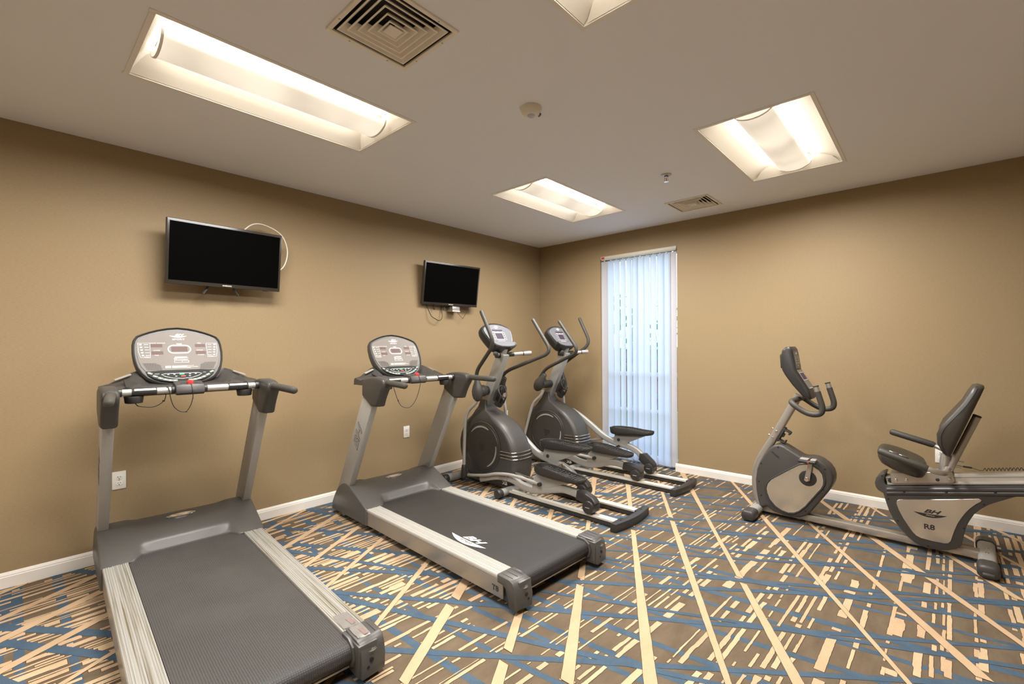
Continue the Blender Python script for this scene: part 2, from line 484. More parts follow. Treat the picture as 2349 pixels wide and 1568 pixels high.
LET_B = [(0, 0), (1.0, 0), (1.12, .12), (1.12, .40), (1.02, .5), (1.12, .6), (1.12, .88), (1.0, 1), (0, 1)]
def logo(bm, o, u, v, w, mi=0, mi2=None, lift=.0012, sub='FITNESS', cut=1):
    """slanted two-letter maker's emblem over a crescent; w = overall width"""
    k = w
    put_text(bm, 'BH', Vector(o)+Vector(u).normalized()*k*.03+Vector(v).normalized()*k*.105, u, v, k*.20, shear=.45, bold=.035, sx=1.75, lift=lift, mi=mi)
    top = [(-.5+i/12.0, .035-.05*(1-((i-6)/6.0)**2)*.35) for i in range(13)]
    bot = [(.5-i/12.0, .035-.155*(1-((i-6)/6.0)**2)-.01) for i in range(1, 12)]
    pts = [(x*k, (y-.01)*k) for x, y in top]+[(x*k, y*k) for x, y in bot]
    poly2(bm, list(reversed(pts)), o, u, v, lift, mi)
    if mi2 is not None and sub:
        put_text(bm, sub, Vector(o)-Vector(v).normalized()*k*.045, u, v, k*.075, shear=.3, bold=.02, sx=1.25, lift=lift+.0006, mi=mi2)

# ------------------------------------------------------------------ structure
RX, RY = 6.3, -8.6      # room extents behind the camera
WIN = (0.965, 1.935, 2.485)  # window recess x0, x1, top
LIGHTS = [   # x0, y0 of each 0.607 x 1.239 troffer
    (1.097, -4.560), (1.113, -2.038), (2.919, -2.037), (2.919, -4.553), (1.105, -7.075), (2.919, -7.075)]
LW, LL = .607, 1.239
VENTS = [(2.315, -3.855), (2.323, -.537)]
VS = .36

bm = new()
def quad(bm, a, b, c, d, mi=0):
    f = bm.faces.new([bm.verts.new(p) for p in (a, b, c, d)]); f.material_index = mi; return f
quad(bm, (-.15, RY, 0), (RX, RY, 0), (RX, .15, 0), (-.15, .15, 0))
floor = obj('floor', bm, 'carpet', smooth=False, kind='structure')

# walls
bm = new(); quad(bm, (0, RY, 0), (0, 0, 0), (0, 0, H), (0, RY, H)); obj('wall_left', bm, 'wall', smooth=False, kind='structure')
bm = new()
x0, x1, zt = WIN
quad(bm, (0, 0, 0), (x0, 0, 0), (x0, 0, H), (0, 0, H)); quad(bm, (x1, 0, 0), (RX, 0, 0), (RX, 0, H), (x1, 0, H)); quad(bm, (x0, 0, zt), (x1, 0, zt), (x1, 0, H), (x0, 0, H))
D = .15
quad(bm, (x0, 0, 0), (x0, D, 0), (x0, D, zt), (x0, 0, zt)); quad(bm, (x1, D, 0), (x1, 0, 0), (x1, 0, zt), (x1, D, zt)); quad(bm, (x0, 0, zt), (x0, D, zt), (x1, D, zt), (x1, 0, zt))
obj('wall_right', bm, 'wall', smooth=False, kind='structure')
bm = new(); quad(bm, (RX, 0, 0), (RX, RY, 0), (RX, RY, H), (RX, 0, H)); obj('wall_back', bm, 'wall', smooth=False, kind='structure')
bm = new(); quad(bm, (RX, RY, 0), (0, RY, 0), (0, RY, H), (RX, RY, H)); obj('wall_front', bm, 'wall', smooth=False, kind='structure')

# ceiling with openings for the troffers and diffusers
holes = [(a, a+LW, b, b+LL) for a, b in LIGHTS]+[(a-VS/2, a+VS/2, b-VS/2, b+VS/2) for a, b in VENTS]
xs = sorted({0, RX, *[h[0] for h in holes], *[h[1] for h in holes]}); ys = sorted({RY, 0, *[h[2] for h in holes], *[h[3] for h in holes]})
bm = new()
for i in range(len(xs)-1):
    for j in range(len(ys)-1):
        mx, my = (xs[i]+xs[i+1])/2, (ys[j]+ys[j+1])/2
        if any(h[0] < mx < h[1] and h[2] < my < h[3] for h in holes): continue
        quad(bm, (xs[i], ys[j], H), (xs[i], ys[j+1], H), (xs[i+1], ys[j+1], H), (xs[i+1], ys[j], H))
quad(bm, (-.2, RY-.2, H+.35), (RX+.2, RY-.2, H+.35), (RX+.2, .2, H+.35), (-.2, .2, H+.35))  # unseen roof slab added to keep sky light out
obj('ceiling', bm, 'ceiling', smooth=False, kind='structure')

# baseboards
def baseboard(name, a, b, nrm, ret=None):
    prof = [(0, 0.002), (.013, .002), (.013, .066), (.0105, .070), (.0105, .076), (.006, .086), (.003, .092), (0, .092)]
    bm = new(); a, b, nrm = Vector(a), Vector(b), Vector(nrm)
    rows = [[p+nrm*d+V(0, 0, z) for d, z in prof] for p in (a, b)]
    R, fs = grid(bm, rows)
    for r in R: bm.faces.new(r)
    bmesh.ops.recalc_face_normals(bm, faces=bm.faces)
    return obj(name, bm, 'trim', smooth=False, kind='structure')
baseboard('baseboard_left', (0, RY, 0), (0, 0, 0), (1, 0, 0))
baseboard('baseboard_corner', (.013, 0, 0), (x0+.012, 0, 0), (0, -1, 0))
baseboard('baseboard_right', (x1-.025, 0, 0), (RX, 0, 0), (0, -1, 0))

# window behind the blind
win = bpy.data.objects.new('window_1', None); COL.objects.link(win); win['kind'] = 'structure'; win.location = (0, 0, 0)
bm = new()
for (cx, cz, sx_, sz_) in ((x0+.025, zt/2, .05, zt), (x1-.012, zt/2, .024, zt), ((x0+x1)/2, zt-.03, x1-x0, .06), ((x0+x1)/2, .05, x1-x0, .10), ((x0+x1)/2, 1.05, x1-x0, .05), ((x0+x1)/2, .62, x1-x0, .03)):
    box(bm, (cx, D-.03, cz), (sx_, .05, sz_), bev=.004)
obj('window_frame', bm, 'wframe', win)
bm = new(); quad(bm, (x0+.04, D-.03, .08), (x1-.04, D-.03, .08), (x1-.04, D-.03, zt-.05), (x0+.04, D-.03, zt-.05)); obj('pane', bm, 'glass', win, smooth=False)

# ------------------------------------------------------------------ carpet pattern laid in the floor
def carpet():
    R = random.Random(21)
    X0, X1, Y0, Y1 = 0.0, 5.9, -6.6, .12
    f1 = [(-5.75, .66), (-5.35, .70), (-5.0, .64), (-4.6, .70), (-4.22, .66), (-3.84, .65), (-3.53, .75), (-3.05, .66), (-2.67, .72), (-2.46, .62), (-2.13, .64), (-1.64, .63), (-1.35, .70),
          (-1.02, .64), (-.66, .70), (-.30, .62), (.02, .69), (.38, .64), (.75, .70), (1.1, .66), (1.5, .68), (-3.35, .40), (-2.86, .46), (-2.30, .38), (-1.90, .44), (-1.50, .40), (-.85, .42), (-4.4, .42)]
    f1 = [(y, s, R.uniform(.026, .038)) for y, s in f1]
    def F1(l, x): return l[0]+l[1]*(x-2.5)
    def bend(x):
        # running slope of the second blue family, flat at the left wall, rising to the right
        t = max(0.0, x-1.0); return -.02*min(x, 1.0)+(-.02*t+.035*t*t if t < 2.4 else -.02*2.4+.035*2.4**2+.148*(t-2.4))
    b25 = bend(2.5)
    c2 = [-6.2, -5.9, -5.55, -5.3, -4.98, -4.86, -4.70, -4.48, -4.22, -3.95, -3.67, -3.48, -3.27, -3.17, -2.99, -2.75, -2.47, -2.36, -2.08, -1.88, -1.63, -1.44, -1.2, -1.02, -.80, -.62, -.35, -.15, .1]
    f2 = [(c, R.uniform(-.025, .025), R.uniform(.026, .040)) for c in c2]
    def F2(l, x): return l[0]+bend(x)-b25+l[1]*(x-2.5)
    bmB, bmC, bmG = new(), new(), new()
    def strip(bm, fn, w, z, jit=.0012, step=.05, x0=X0, x1=X1, mi=0, taper=0.0):
        n = int((x1-x0)/step); rows = []
        for i in range(n+1):
            x = x0+(x1-x0)*i/n; y = fn(x); s = (fn(x+.01)-fn(x-.01))/.02; q = math.hypot(1, s)
            ww = (w*(1+taper*math.sin(x*1.7+w*500))*(1.45-.45*smooth01(x/2.4)))/2
            rows.append([(x-s/q*(ww+R.uniform(-jit, jit)), y+1/q*(ww+R.uniform(-jit, jit)), z), (x+s/q*(ww+R.uniform(-jit, jit)), y-1/q*(ww+R.uniform(-jit, jit)), z)])
        for a, b in zip(rows, rows[1:]):
            if max(p[1] for p in a+b) > Y1 or min(p[1] for p in a+b) < Y0: continue
            f = bm.faces.new([bm.verts.new(p) for p in (a[0], a[1], b[1], b[0])]); f.material_index = mi
    for k, l in enumerate(f2): strip(bmB, lambda x: F2(l, x), l[2], .00030+.000008*k, taper=.2)
    for k, l in enumerate(f1): strip(bmB, lambda x: F1(l, x), l[2], .0012+.000012*k, taper=.15)
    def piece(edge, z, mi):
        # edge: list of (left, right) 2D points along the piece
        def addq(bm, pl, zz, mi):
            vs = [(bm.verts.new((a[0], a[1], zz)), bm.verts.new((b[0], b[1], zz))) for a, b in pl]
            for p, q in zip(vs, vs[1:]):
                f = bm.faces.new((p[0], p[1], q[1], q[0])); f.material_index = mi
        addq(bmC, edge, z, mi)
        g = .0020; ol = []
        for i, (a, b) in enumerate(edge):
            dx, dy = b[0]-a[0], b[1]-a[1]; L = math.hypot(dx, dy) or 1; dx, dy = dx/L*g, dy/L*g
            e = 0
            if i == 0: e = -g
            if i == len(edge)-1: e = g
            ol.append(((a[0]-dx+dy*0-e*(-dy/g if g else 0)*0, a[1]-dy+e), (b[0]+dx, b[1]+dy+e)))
        addq(bmG, ol, z-.0003, 0)  # flat dark border under the piece, painted as its edge shadow
    def cuts(fx, y0, y1, prob1, prob2, hw):
        """intervals of y left after the blue lines cut the run x=fx(y)"""
        bl = []
        for li, l in enumerate(f1):
            if R.random() > prob1*(1.0 if li < 21 else .4): continue
            y = (y0+y1)/2
            for _ in range(6): y = F1(l, fx(y))
            if y0-.1 < y < y1+.1: bl.append((y-l[2]*.62-.010-hw*.2, y+l[2]*.62+.010+hw*.2))
        for l in f2:
            if R.random() > prob2: continue
            y = (y0+y1)/2
            for _ in range(4): y = F2(l, fx(y))
            if y0-.1 < y < y1+.1: bl.append((y-l[2]*.5-.007, y+l[2]*.5+.007))
        out = []; cur = y0
        for a, b in sorted(bl):
            if a > cur: out.append((cur, min(a, y1)))
            cur = max(cur, b)
            if cur >= y1: break
        if cur < y1: out.append((cur, y1))
        return [o for o in out if o[1]-o[0] > .018]
    # long diagonals
    n30 = (math.cos(math.radians(30.5)), math.sin(math.radians(30.5)))
    offs = [-3.4, -3.05, -2.78, -2.45, -2.18, -1.92, -1.61, -1.27, -.98, -.69, -.23, .09, .455, .76, 1.095, 1.405, 1.685, 2.125, 2.445, 2.80, 3.095, 3.40, 3.72, 4.05, 4.4, 4.75, 5.1]
    for k, o in enumerate(offs):
        a = math.radians(30.5+R.uniform(-1.0, 1.0)); c, s = math.cos(a), math.sin(a)
        px, py = o*n30[0], o*n30[1]
        # pivot the small angle change about the middle of the visible floor
        y = -2.4; xm = (o-y*n30[1])/n30[0]
        fx = lambda yy: xm-(yy+2.4)*math.tan(a)
        w = R.uniform(.028, .050); ph = R.uniform(0, 6)
        for (ya, yb) in cuts(fx, Y0, Y1, .20, .02, w*.3):
            n = max(2, int((yb-ya)/.03)); e = []
            for i in range(n+1):
                yy = ya+(yb-ya)*i/n; xx = fx(yy); ww = w*(1+.28*math.sin(yy*1.9+ph))/math.cos(a)/2
                e.append(((xx-ww+R.uniform(-.0012, .0012), yy), (xx+ww+R.uniform(-.0012, .0012), yy)))
            e = [q for q in e if X0-.02 < q[0][0] and q[1][0] < X1]
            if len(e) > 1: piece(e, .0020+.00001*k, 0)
    # short dashes running along the room in ragged clusters
    def ang(x):
        T = [(0, 8), (.8, 3), (1.6, -1), (2.8, -5), (3.5, -1.5), (4.2, -1.5), (6, -2)]
        for (xa, aa), (xb, ab) in zip(T, T[1:]):
            if x <= xb: return aa+(ab-aa)*(x-xa)/(xb-xa)
        return -2
    x = -.9
    while x < X1+.3:
        # one cluster of parallel tracks
        nt = R.choice([2, 3, 3, 4, 5, 6]); da = R.uniform(-1.0, 1.0)
        for k in range(nt):
            base = R.choice([.008, .011, .014, .016, .020, .026, .034])*(1.55 if x > 3.2 else 1.12)
            a = math.tan(math.radians(ang(max(0, x))+da+R.uniform(-.18, .18)))
            fx = (lambda yy, x=x, a=a: x-(yy+2.6)*a)
            y = Y0+R.uniform(0, .6)
            while y < Y1:
                y2 = min(y+(R.choice([.4, .6, .8, 1.1, 1.5]) if x < 2.2 else R.choice([.22, .35, .5, .7, .95, 1.3])), Y1)
                dens = math.sin(x*2.9+y*1.9)*math.sin(x*1.1-y*2.6+1)
                if R.random() < (.95-.12*dens if x < 2.2 else .84-.22*dens):
                    for (ya, yb) in cuts(fx, y, y2, .75 if x < 2.2 else 1.0, .18 if x < 1.9 else .40, .004):
                        n = max(1, int((yb-ya)/.020)); e = []; dl = dr = 0; sh = R.uniform(-.004, .004); w0 = base*R.uniform(.65, 1.1)
                        for i in range(n+1):
                            if i % 4 == 0 and R.random() < .55: dl, dr = R.uniform(-.18, .20)*w0, R.uniform(-.18, .20)*w0
                            yy = ya+(yb-ya)*i/n; xx = fx(yy)+sh
                            e.append(((xx-w0/2-dl+R.uniform(-.0008, .0008), yy), (xx+w0/2+dr+R.uniform(-.0008, .0008), yy)))
                        e = [q for q in e if q[0][0] > X0-.02 and q[1][0] < X1]
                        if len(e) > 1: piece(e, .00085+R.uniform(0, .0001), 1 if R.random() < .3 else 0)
                y = y2+(R.choice([.015, .03, .06, .10]) if x < 2.2 else R.choice([.02, .05, .10, .22]))
            x += base+R.choice([.010, .014, .020, .030])
        x += R.choice([.010, .02, .03, .05]) if x < 2.2 else R.choice([.025, .04, .06, .09])
    obj('blue_stripes', bmB, 'blue', floor, smooth=False, kind='stuff')
    obj('cream_stripes', bmC, ['cream', 'cream2'], floor, smooth=False, kind='stuff')
    obj('carved_edge_shade', bmG, 'edge_shade', floor, smooth=False, kind='stuff')
carpet()

# ------------------------------------------------------------------ ceiling fixtures
def troffer(x0, y0, label, dim=1.0):
    t = thing('ceiling_light', label, 'ceiling light', (x0+LW/2, y0+LL/2, H), group='recessed troffers in the ceiling')
    hx, hy = LW/2, LL/2
    # trim flange around the opening
    bm = new(); w = .022
    for (cx, cy, sx_, sy_) in ((-hx-w/2+.004, 0, w, LL+2*w), (hx+w/2-.004, 0, w, LL+2*w), (0, -hy-w/2+.004, LW, w), (0, hy+w/2-.004, LW, w)):
        box(bm, (cx, cy, -.0015), (sx_, sy_, .005), bev=.001, seg=1)
    obj('flange', bm, 'lframe', t)
    # housing closed above the reflectors
    bm = new(); zt = .115
    vs = [(-hx, -hy), (hx, -hy), (hx, hy), (-hx, hy)]
    for i in range(4):
        a, b = vs[i], vs[(i+1) % 4]; quad(bm, (*a, -.001), (*b, -.001), (*b, zt), (*a, zt))
    quad(bm, (-hx, -hy, zt), (-hx, hy, zt), (hx, hy, zt), (hx, -hy, zt))
    obj('housing', bm, 'wing', t, smooth=False)
    # two curved wings
    for s in (-1, 1):
        bm = new(); rows = []
        for k in range(9):
            q = k/8; xx = hx-.004-(hx-.125)*q; zz = .004+.078*math.sin(q*PI/2)**.8
            rows.append([(s*xx, -hy+.006, zz), (s*xx, hy-.006, zz)])
        grid(bm, rows); bmesh.ops.recalc_face_normals(bm, faces=bm.faces)
        obj('reflector_wing', bm, 'wing', t)
    # sloping end plates
    for s in (-1, 1):
        bm = new(); rows = []
        for k in range(5):
            q = k/4; yy = hy-.004-.065*q; zz = .004+.07*math.sin(q*PI/2)
            rows.append([(-hx+.02+.1*q, s*yy, zz), (hx-.02-.1*q, s*yy, zz)])
        grid(bm, rows); obj('end_reflector', bm, 'wing', t)
    # bulging perforated basket
    bm = new(); rows = []; bw = .112; by = hy-.065
    for k in range(13):
        a = PI*k/12; rows.append([(-bw*math.cos(a), -by, .052-.060*math.sin(a)), (-bw*math.cos(a), by, .052-.060*math.sin(a))])
    R, fs = grid(bm, rows)
    bm.faces.new([r[0] for r in R]); bm.faces.new([r[1] for r in R])
    bmesh.ops.recalc_face_normals(bm, faces=bm.faces)
    bk = obj('basket', bm, 'lamp', t)
    for s in (-1, 1):
        bm = new(); rows = []
        for k in range(13):
            a = PI*k/12; c_, n_ = -math.cos(a), math.sin(a)
            rows.append([(bw*c_, s*(by-.001), .052-.060*n_), ((bw+.004)*c_, s*(by-.001), .052-.064*n_), ((bw+.004)*c_, s*(by+.010), .052-.064*n_), (bw*c_, s*(by+.010), .052-.060*n_)])
        grid(bm, rows, closeU=True); bmesh.ops.recalc_face_normals(bm, faces=bm.faces)
        obj('basket_rim', bm, 'lframe', bk)
    for s in (-1, 1):
        bm = new(); cyl(bm, (s*.130, -by+.02, .064), (s*.130, by-.02, .064), .008, n=8)
        obj('fluorescent_tube', bm, 'tube', t)
    # the lamp's own light
    la = bpy.data.lights.new('troffer_lamp', 'AREA'); la.shape = 'RECTANGLE'; la.size = LW-.06; la.size_y = LL-.08
    la.energy = LAMP_W*dim; la.color = LAMP_COL; la.spread = LAMP_SPREAD
    lo = bpy.data.objects.new('troffer_lamp', la); COL.objects.link(lo); lo.parent = t; lo.location = (0, 0, -.012)
    return t
troffer(*LIGHTS[0], 'long white troffer light above the left wall, nearest the big square air vent')
troffer(*LIGHTS[1], 'white troffer light near the far corner of the room')
troffer(*LIGHTS[2], 'white troffer light on the right side of the ceiling, seen whole')
troffer(*LIGHTS[3], 'white troffer light cut off by the top edge of the photo')
troffer(*LIGHTS[4], 'white troffer light added for fill behind the camera, over the left wall side', .6)  # unseen fixture, added to brighten the walls and floor
troffer(*LIGHTS[5], 'white troffer light added for fill behind the camera, in the right hand row', .6)  # also an added fill light, out of view

def vent(x, y, label):
    t = thing('air_vent', label, 'air vent', (x, y, H), group='square ceiling air diffusers')
    h = VS/2; o = .20
    bm = new()
    for (cx, cy, sx_, sy_) in ((-(h+o)/2, 0, o-h, 2*o), ((h+o)/2, 0, o-h, 2*o), (0, -(h+o)/2, 2*h, o-h), (0, (h+o)/2, 2*h, o-h)):
        box(bm, (cx, cy, -.004), (sx_, sy_, .010), bev=.002, seg=1)
    obj('frame', bm, 'vent', t)
    bm = new()
    vs = [(-h, -h), (h, -h), (h, h), (-h, h)]
    for i in range(4):
        a, b = vs[i], vs[(i+1) % 4]; quad(bm, (*a, 0), (*b, 0), (*b, .11), (*a, .11))
    quad(bm, (-h, -h, .11), (-h, h, .11), (h, h, .11), (h, -h, .11))
    obj('duct', bm, 'duct', t, smooth=False)
    for k in range(5):
        a = .160-.030*k                      # each louvre: a square cone sloping in and up
        bm = new(); rows = []
        for (r, z) in ((a+.006, -.004-.001*k), (a+.006, -.007-.001*k), (a, -.007-.001*k), (a-.026, .024), (a-.024, .026), (a+.006, -.004-.001*k)):
            rows.append([(-r, -r, z), (r, -r, z), (r, r, z), (-r, r, z)])
        grid(bm, rows, closeU=True); bmesh.ops.recalc_face_normals(bm, faces=bm.faces)
        obj('louver', bm, 'vent', t, smooth=False)
    bm = new(); prism(bm, [(-.030, -.030), (.030, -.030), (.030, .030), (-.030, .030)], -.012, -.009, axis='z')
    obj('center_plate', bm, 'vent', t, smooth=False)
    for sx_, sy_ in ((-1, -.5), (-1, .5), (1, -.5), (1, .5), (-.5, -1), (.5, -1), (-.5, 1), (.5, 1)):
        bm = new(); cyl(bm, (sx_*.191 if abs(sx_) == 1 else sx_*.19, sy_*.191 if abs(sy_) == 1 else sy_*.19, -.0085), (sx_*.191 if abs(sx_) == 1 else sx_*.19, sy_*.191 if abs(sy_) == 1 else sy_*.19, -.0105), .004, n=8)
        obj('screw', bm, 'steel', t)
    return t
vent(*VENTS[0], 'large square louvered air vent beside the long troffer light')
vent(*VENTS[1], 'square louvered air vent close to the right wall and the window')

t = thing('occupancy_sensor', 'round cream ceiling sensor dome with a clear lens, middle of the ceiling', 'sensor', (2.328, -2.955, H))
bm = new(); lathe(bm, [(.060, 0), (.061, -.010), (.055, -.024), (.044, -.036), (.030, -.042)], n=32); obj('dome', bm, 'sensor', t)
bm = new(); lathe(bm, [(.022, -.036), (.021, -.044), (.015, -.051), (.005, -.054)], n=24); obj('lens', bm, 'clip', t)
bm = new()
for k in range(5):
    a = math.radians(40+k*9); d = V(math.cos(a), math.sin(a), 0)
    box(bm, d*.050+V(0, 0, -.031), (.018, .0025, .003), rot=Matrix.Rotation(a, 3, 'Z') @ Matrix.Rotation(math.radians(40), 3, 'Y'))
obj('grille', bm, 'dark', t)

t = thing('fire_sprinkler', 'small pendent fire sprinkler head with a chrome collar under the ceiling', 'sprinkler', (2.452, -1.436, H))
bm = new(); lathe(bm, [(.040, 0), (.039, -.004), (.028, -.010), (.020, -.012)], n=28); obj('collar', bm, 'steel', t)
bm = new(); lathe(bm, [(.018, -.010), (.017, -.012)], n=20); obj('recess', bm, 'black', t)
bm = new(); cyl(bm, (0, 0, -.005), (0, 0, -.022), .010, n=12)
for s in (-1, 1): tube(bm, catmull([(s*.008, 0, -.020), (s*.015, 0, -.033), (s*.011, 0, -.048), (0, 0, -.056)], 5), .0026, n=8)
obj('frame', bm, 'chrome', t)
bm = new(); cyl(bm, (0, 0, -.022), (0, 0, -.054), .003, n=8); obj('bulb', bm, 'red', t)
bm = new(); lathe(bm, [(.004, -.055), (.017, -.056), (.018, -.0575), (.004, -.058)], n=16); obj('deflector', bm, 'chrome', t)

# ------------------------------------------------------------------ outlets
def outlet(loc, rz, label):
    t = thing('wall_outlet', label, 'outlet', loc, (0, 0, rz), group='duplex wall outlets')
    # local: +x out of the wall, y across
    bm = new(); box(bm, (.003, 0, 0), (.006, .072, .117), bev=.0025); obj('plate', bm, 'plate', t)
    for z in (.0195, -.0195):
        bm = new(); pts = [(.017*math.cos(a), max(-.0135, min(.0135, .0185*math.sin(a)))) for a in [2*PI*i/24 for i in range(24)]]
        prism(bm, [(y, zz+z) for y, zz in pts], .004, .0085, axis='x', bev=.001, seg=1); r = obj('receptacle', bm, 'plate', t)
        bm = new()
        box(bm, (.0086, -.0064, z+.003), (.001, .0022, .008)); box(bm, (.0086, .0064, z+.003), (.001, .0022, .0065))
        cyl(bm, (.0082, 0, z-.0075), (.0091, 0, z-.0075), .0026, n=10)
        obj('slots', bm, 'slot', r, smooth=False)
    bm = new(); cyl(bm, (.006, 0, 0), (.0075, 0, 0), .003, n=10); obj('screw', bm, 'steel', t)
    return t
outlet((0, -4.466, .518), 0, 'white duplex outlet on the left wall behind the nearest treadmill')
outlet((0, -2.197, .519), 0, 'white duplex outlet on the left wall behind the second treadmill')
outlet((0, -.701, .518), 0, 'white duplex outlet on the left wall, nearest the far corner')
outlet((4.053, 0, .507), -PI/2, 'white duplex outlet on the right wall, partly hidden by the bike seat')

# ------------------------------------------------------------------ vertical blind
t = thing('vertical_blind', 'pale blue vertical slat blind hanging over the tall window', 'blind', (0, 0, 0))
bm = new(); box(bm, ((x0+x1)/2, .018, zt-.018), (x1-x0-.012, .042, .036), bev=.003); box(bm, ((x0+x1)/2, .018, zt-.040), (x1-x0-.03, .026, .012), bev=.002)
hr = obj('headrail', bm, 'brail', t)
bm = new(); box(bm, (x0+.040, -.0035, zt-.020), (.044, .002, .024), bev=.0008, seg=1); obj('warning_label', bm, 'red', hr, label='small red sticker')
bm = new(); put_text(bm, 'WARNING', (x0+.040, -.0045, zt-.020), (1, 0, 0), (0, 0, 1), .009, bold=.02, lift=.0008); obj('sticker_print', bm, 'tapered', hr, smooth=False)
edges = [.974, 1.065, 1.148, 1.230, 1.312, 1.391, 1.456, 1.534, 1.614, 1.697, 1.778, 1.848, 1.919]
angs = [-3, -6, -10, -17, -18, -21, -2, -12, -15, -18, -8, -2, 3]
for i in range(12):
    xa, xb = edges[i], edges[i+1]; cx = (xa+xb)/2-.006; a = math.radians(angs[i])
    zb, ztop = .032+(.004 if i % 2 else 0), zt-.058
    bm = new(); rows = []; w = .089
    for k in range(7):
        q = k/6-.5; lx = q*w; ly = .006*(1-(2*q)**2)
        px, py = lx*math.cos(a)-ly*math.sin(a), lx*math.sin(a)+ly*math.cos(a)
        rows.append([(cx+px, .020-py*-1 if False else .022+py, zb), (cx+px, .022+py, ztop)])
    R, fs = grid(bm, rows)
    ext = bmesh.ops.solidify(bm, geom=bm.faces[:], thickness=.0009)
    s = obj('slat', bm, 'blind_shaded' if i in (0, 11) else 'blind', t)
    bm = new(); box(bm, (cx, .022, ztop+.010), (.020, .004, .036), rot=Matrix.Rotation(a, 3, 'Z'), bev=.001, seg=1); obj('hanger_clip', bm, 'clip', s)
# ------------------------------------------------------------------ outside the window
bm = new(); quad(bm, (-8, .16, -.12), (10, .16, -.12), (10, 16, -.12), (-8, 16, -.12)); obj('ground', bm, 'ground', smooth=False, kind='structure')
t = thing('garden_hedge', 'leafy green hedge outside, glimpsed between the blind slats', 'hedge', (-2.2, 5.0, -.12))
bm = new()
R = random.Random(5)
for k in range(420):
    c = V(R.uniform(-2.2, 2.2), R.uniform(-.5, .5), .2+R.uniform(0, 1.0)**1.0*2.5)
    d = V(R.uniform(-1, 1), R.uniform(-1, 1), R.uniform(-.4, 1)).normalized(); s = d.orthogonal().normalized(); n2 = d.cross(s)
    L = R.uniform(.10, .18)
    bm.faces.new([bm.verts.new(c+p) for p in (-d*L, s*L*.5+n2*.02, d*L, -s*L*.5+n2*.02)])
obj('foliage', bm, 'leaf', t, smooth=False, kind='stuff')
bm = new()
for k in range(5): tube(bm, [(-1.8+.9*k, 0, 0), (-1.75+.9*k, .05, 1.0), (-1.8+.9*k, 0, 2.0)], .03, n=6)
obj('stems', bm, 'dark', t)
t = thing('garden_wall', 'low red brick wall outside, glimpsed between the blind slats', 'wall', (-2.6, 6.2, -.12))
bm = new(); box(bm, (0, 0, .7), (5.5, .22, 1.4), bev=.01); obj('brickwork', bm, 'brick', t)
bm = new(); box(bm, (0, 0, 1.43), (5.6, .30, .06), bev=.01); obj('coping', bm, 'ceiling', t)

# ------------------------------------------------------------------ televisions
def television(c, yaw, tilt, w, h, label, feet):
    t = thing('television', label, 'television', c, (0, tilt, yaw), group='wall mounted flat televisions')
    # local +x out of the screen, y across, z up
    bm = new(); box(bm, (-.018, 0, 0), (.036, w, h), bev=.006); box(bm, (-.045, 0, -.02), (.04, w*.62, h*.62), bev=.015); cs = obj('casing', bm, 'bezel', t)
    b = .017
    bm = new(); box(bm, (-.0005, 0, .004), (.003, w-2*b, h-2*b-.012), bev=.0008, seg=1); obj('screen', bm, 'screen', t)
    bm = new(); put_text(bm, 'SAMSUNG', (.0004, .0, -h/2+.0135), (0, 1, 0), (0, 0, 1), .0125, bold=.03, sx=1.05, lift=.0006); obj('maker_mark', bm, 'print', t, smooth=False)
    bm = new(); box(bm, (-.012, w*.36, -h/2-.002), (.016, .04, .006), bev=.002); obj('control_button', bm, 'bezel', t)
    for y, dx in feet:
        bm = new(); sweep(bm, [(-.03, y, -h/2+.01), (-.035, y, -h/2-.012), (-.025, y+dx, -h/2-.055)], rrect(.018, .008, .003)); obj('mount_hook', bm, 'darker', t)
    # wall plate and arm, turned back to the plane of the wall
    Rm = Matrix.Rotation(yaw, 3, 'Z') @ Matrix.Rotation(tilt, 3, 'Y'); inv = Rm.inverted()
    def wl_(x, y, z): return inv @ (V(x, y, z)-V(*c))
    bm = new()
    p = [wl_(xx, c[1]+yy, c[2]+zz) for zz in (-.12, .10) for xx, yy in ((.001, -.09), (.018, -.09), (.018, .09), (.001, .09))]
    hexa(bm, p, bev=.002, seg=1); obj('wall_plate', bm, 'darker', t)
    bm = new(); p = [wl_(xx, c[1]+yy, c[2]+zz) for zz in (-.04, .02) for xx, yy in ((.015, -.03), (c[0]-.045, -.03), (c[0]-.045, .03), (.015, .03))]
    hexa(bm, p, bev=.002, seg=1); obj('mount_arm', bm, 'darker', t)
    return t
television((.178, -3.864, 2.057), .0145, .1358, .75, .445, 'wide flat television on the left wall above the nearest treadmill, white cable looping behind it', [(-.115, -.030), (.055, .028)])
television((.120, -1.668, 2.064), -.082, .157, .735, .455, 'flat television on the left wall nearest the corner, thin black wires hanging under it', [(-.20, .008), (-.06, .0)])

bm = new(); pts = [(.10, -3.74, 2.285), (.10, -3.725, 2.304), (.10, -3.683, 2.344), (.10, -3.629, 2.364), (.10, -3.558, 2.355), (.10, -3.48, 2.322), (.10, -3.434, 2.27), (.10, -3.411, 2.182), (.10, -3.423, 2.095), (.10, -3.458, 2.03), (.09, -3.53, 1.98)]
tube(bm, catmull(pts, 6), .0042, n=8); tag(obj('coaxial_cable', bm, 'wirew'), 'white coaxial cable looping out beside the top corner of the wide television', 'cable')
bm = new(); tube(bm, catmull([(.012, -1.950, 1.85), (.02, -1.938, 1.82), (.05, -1.909, 1.724), (.06, -1.866, 1.693), (.06, -1.806, 1.673), (.05, -1.758, 1.711), (.02, -1.742, 1.80), (.012, -1.738, 1.84)], 6), .0038, n=8)
tag(obj('power_cord', bm, 'wire'), 'black cord hanging in a loop under the television nearest the corner', 'cord')
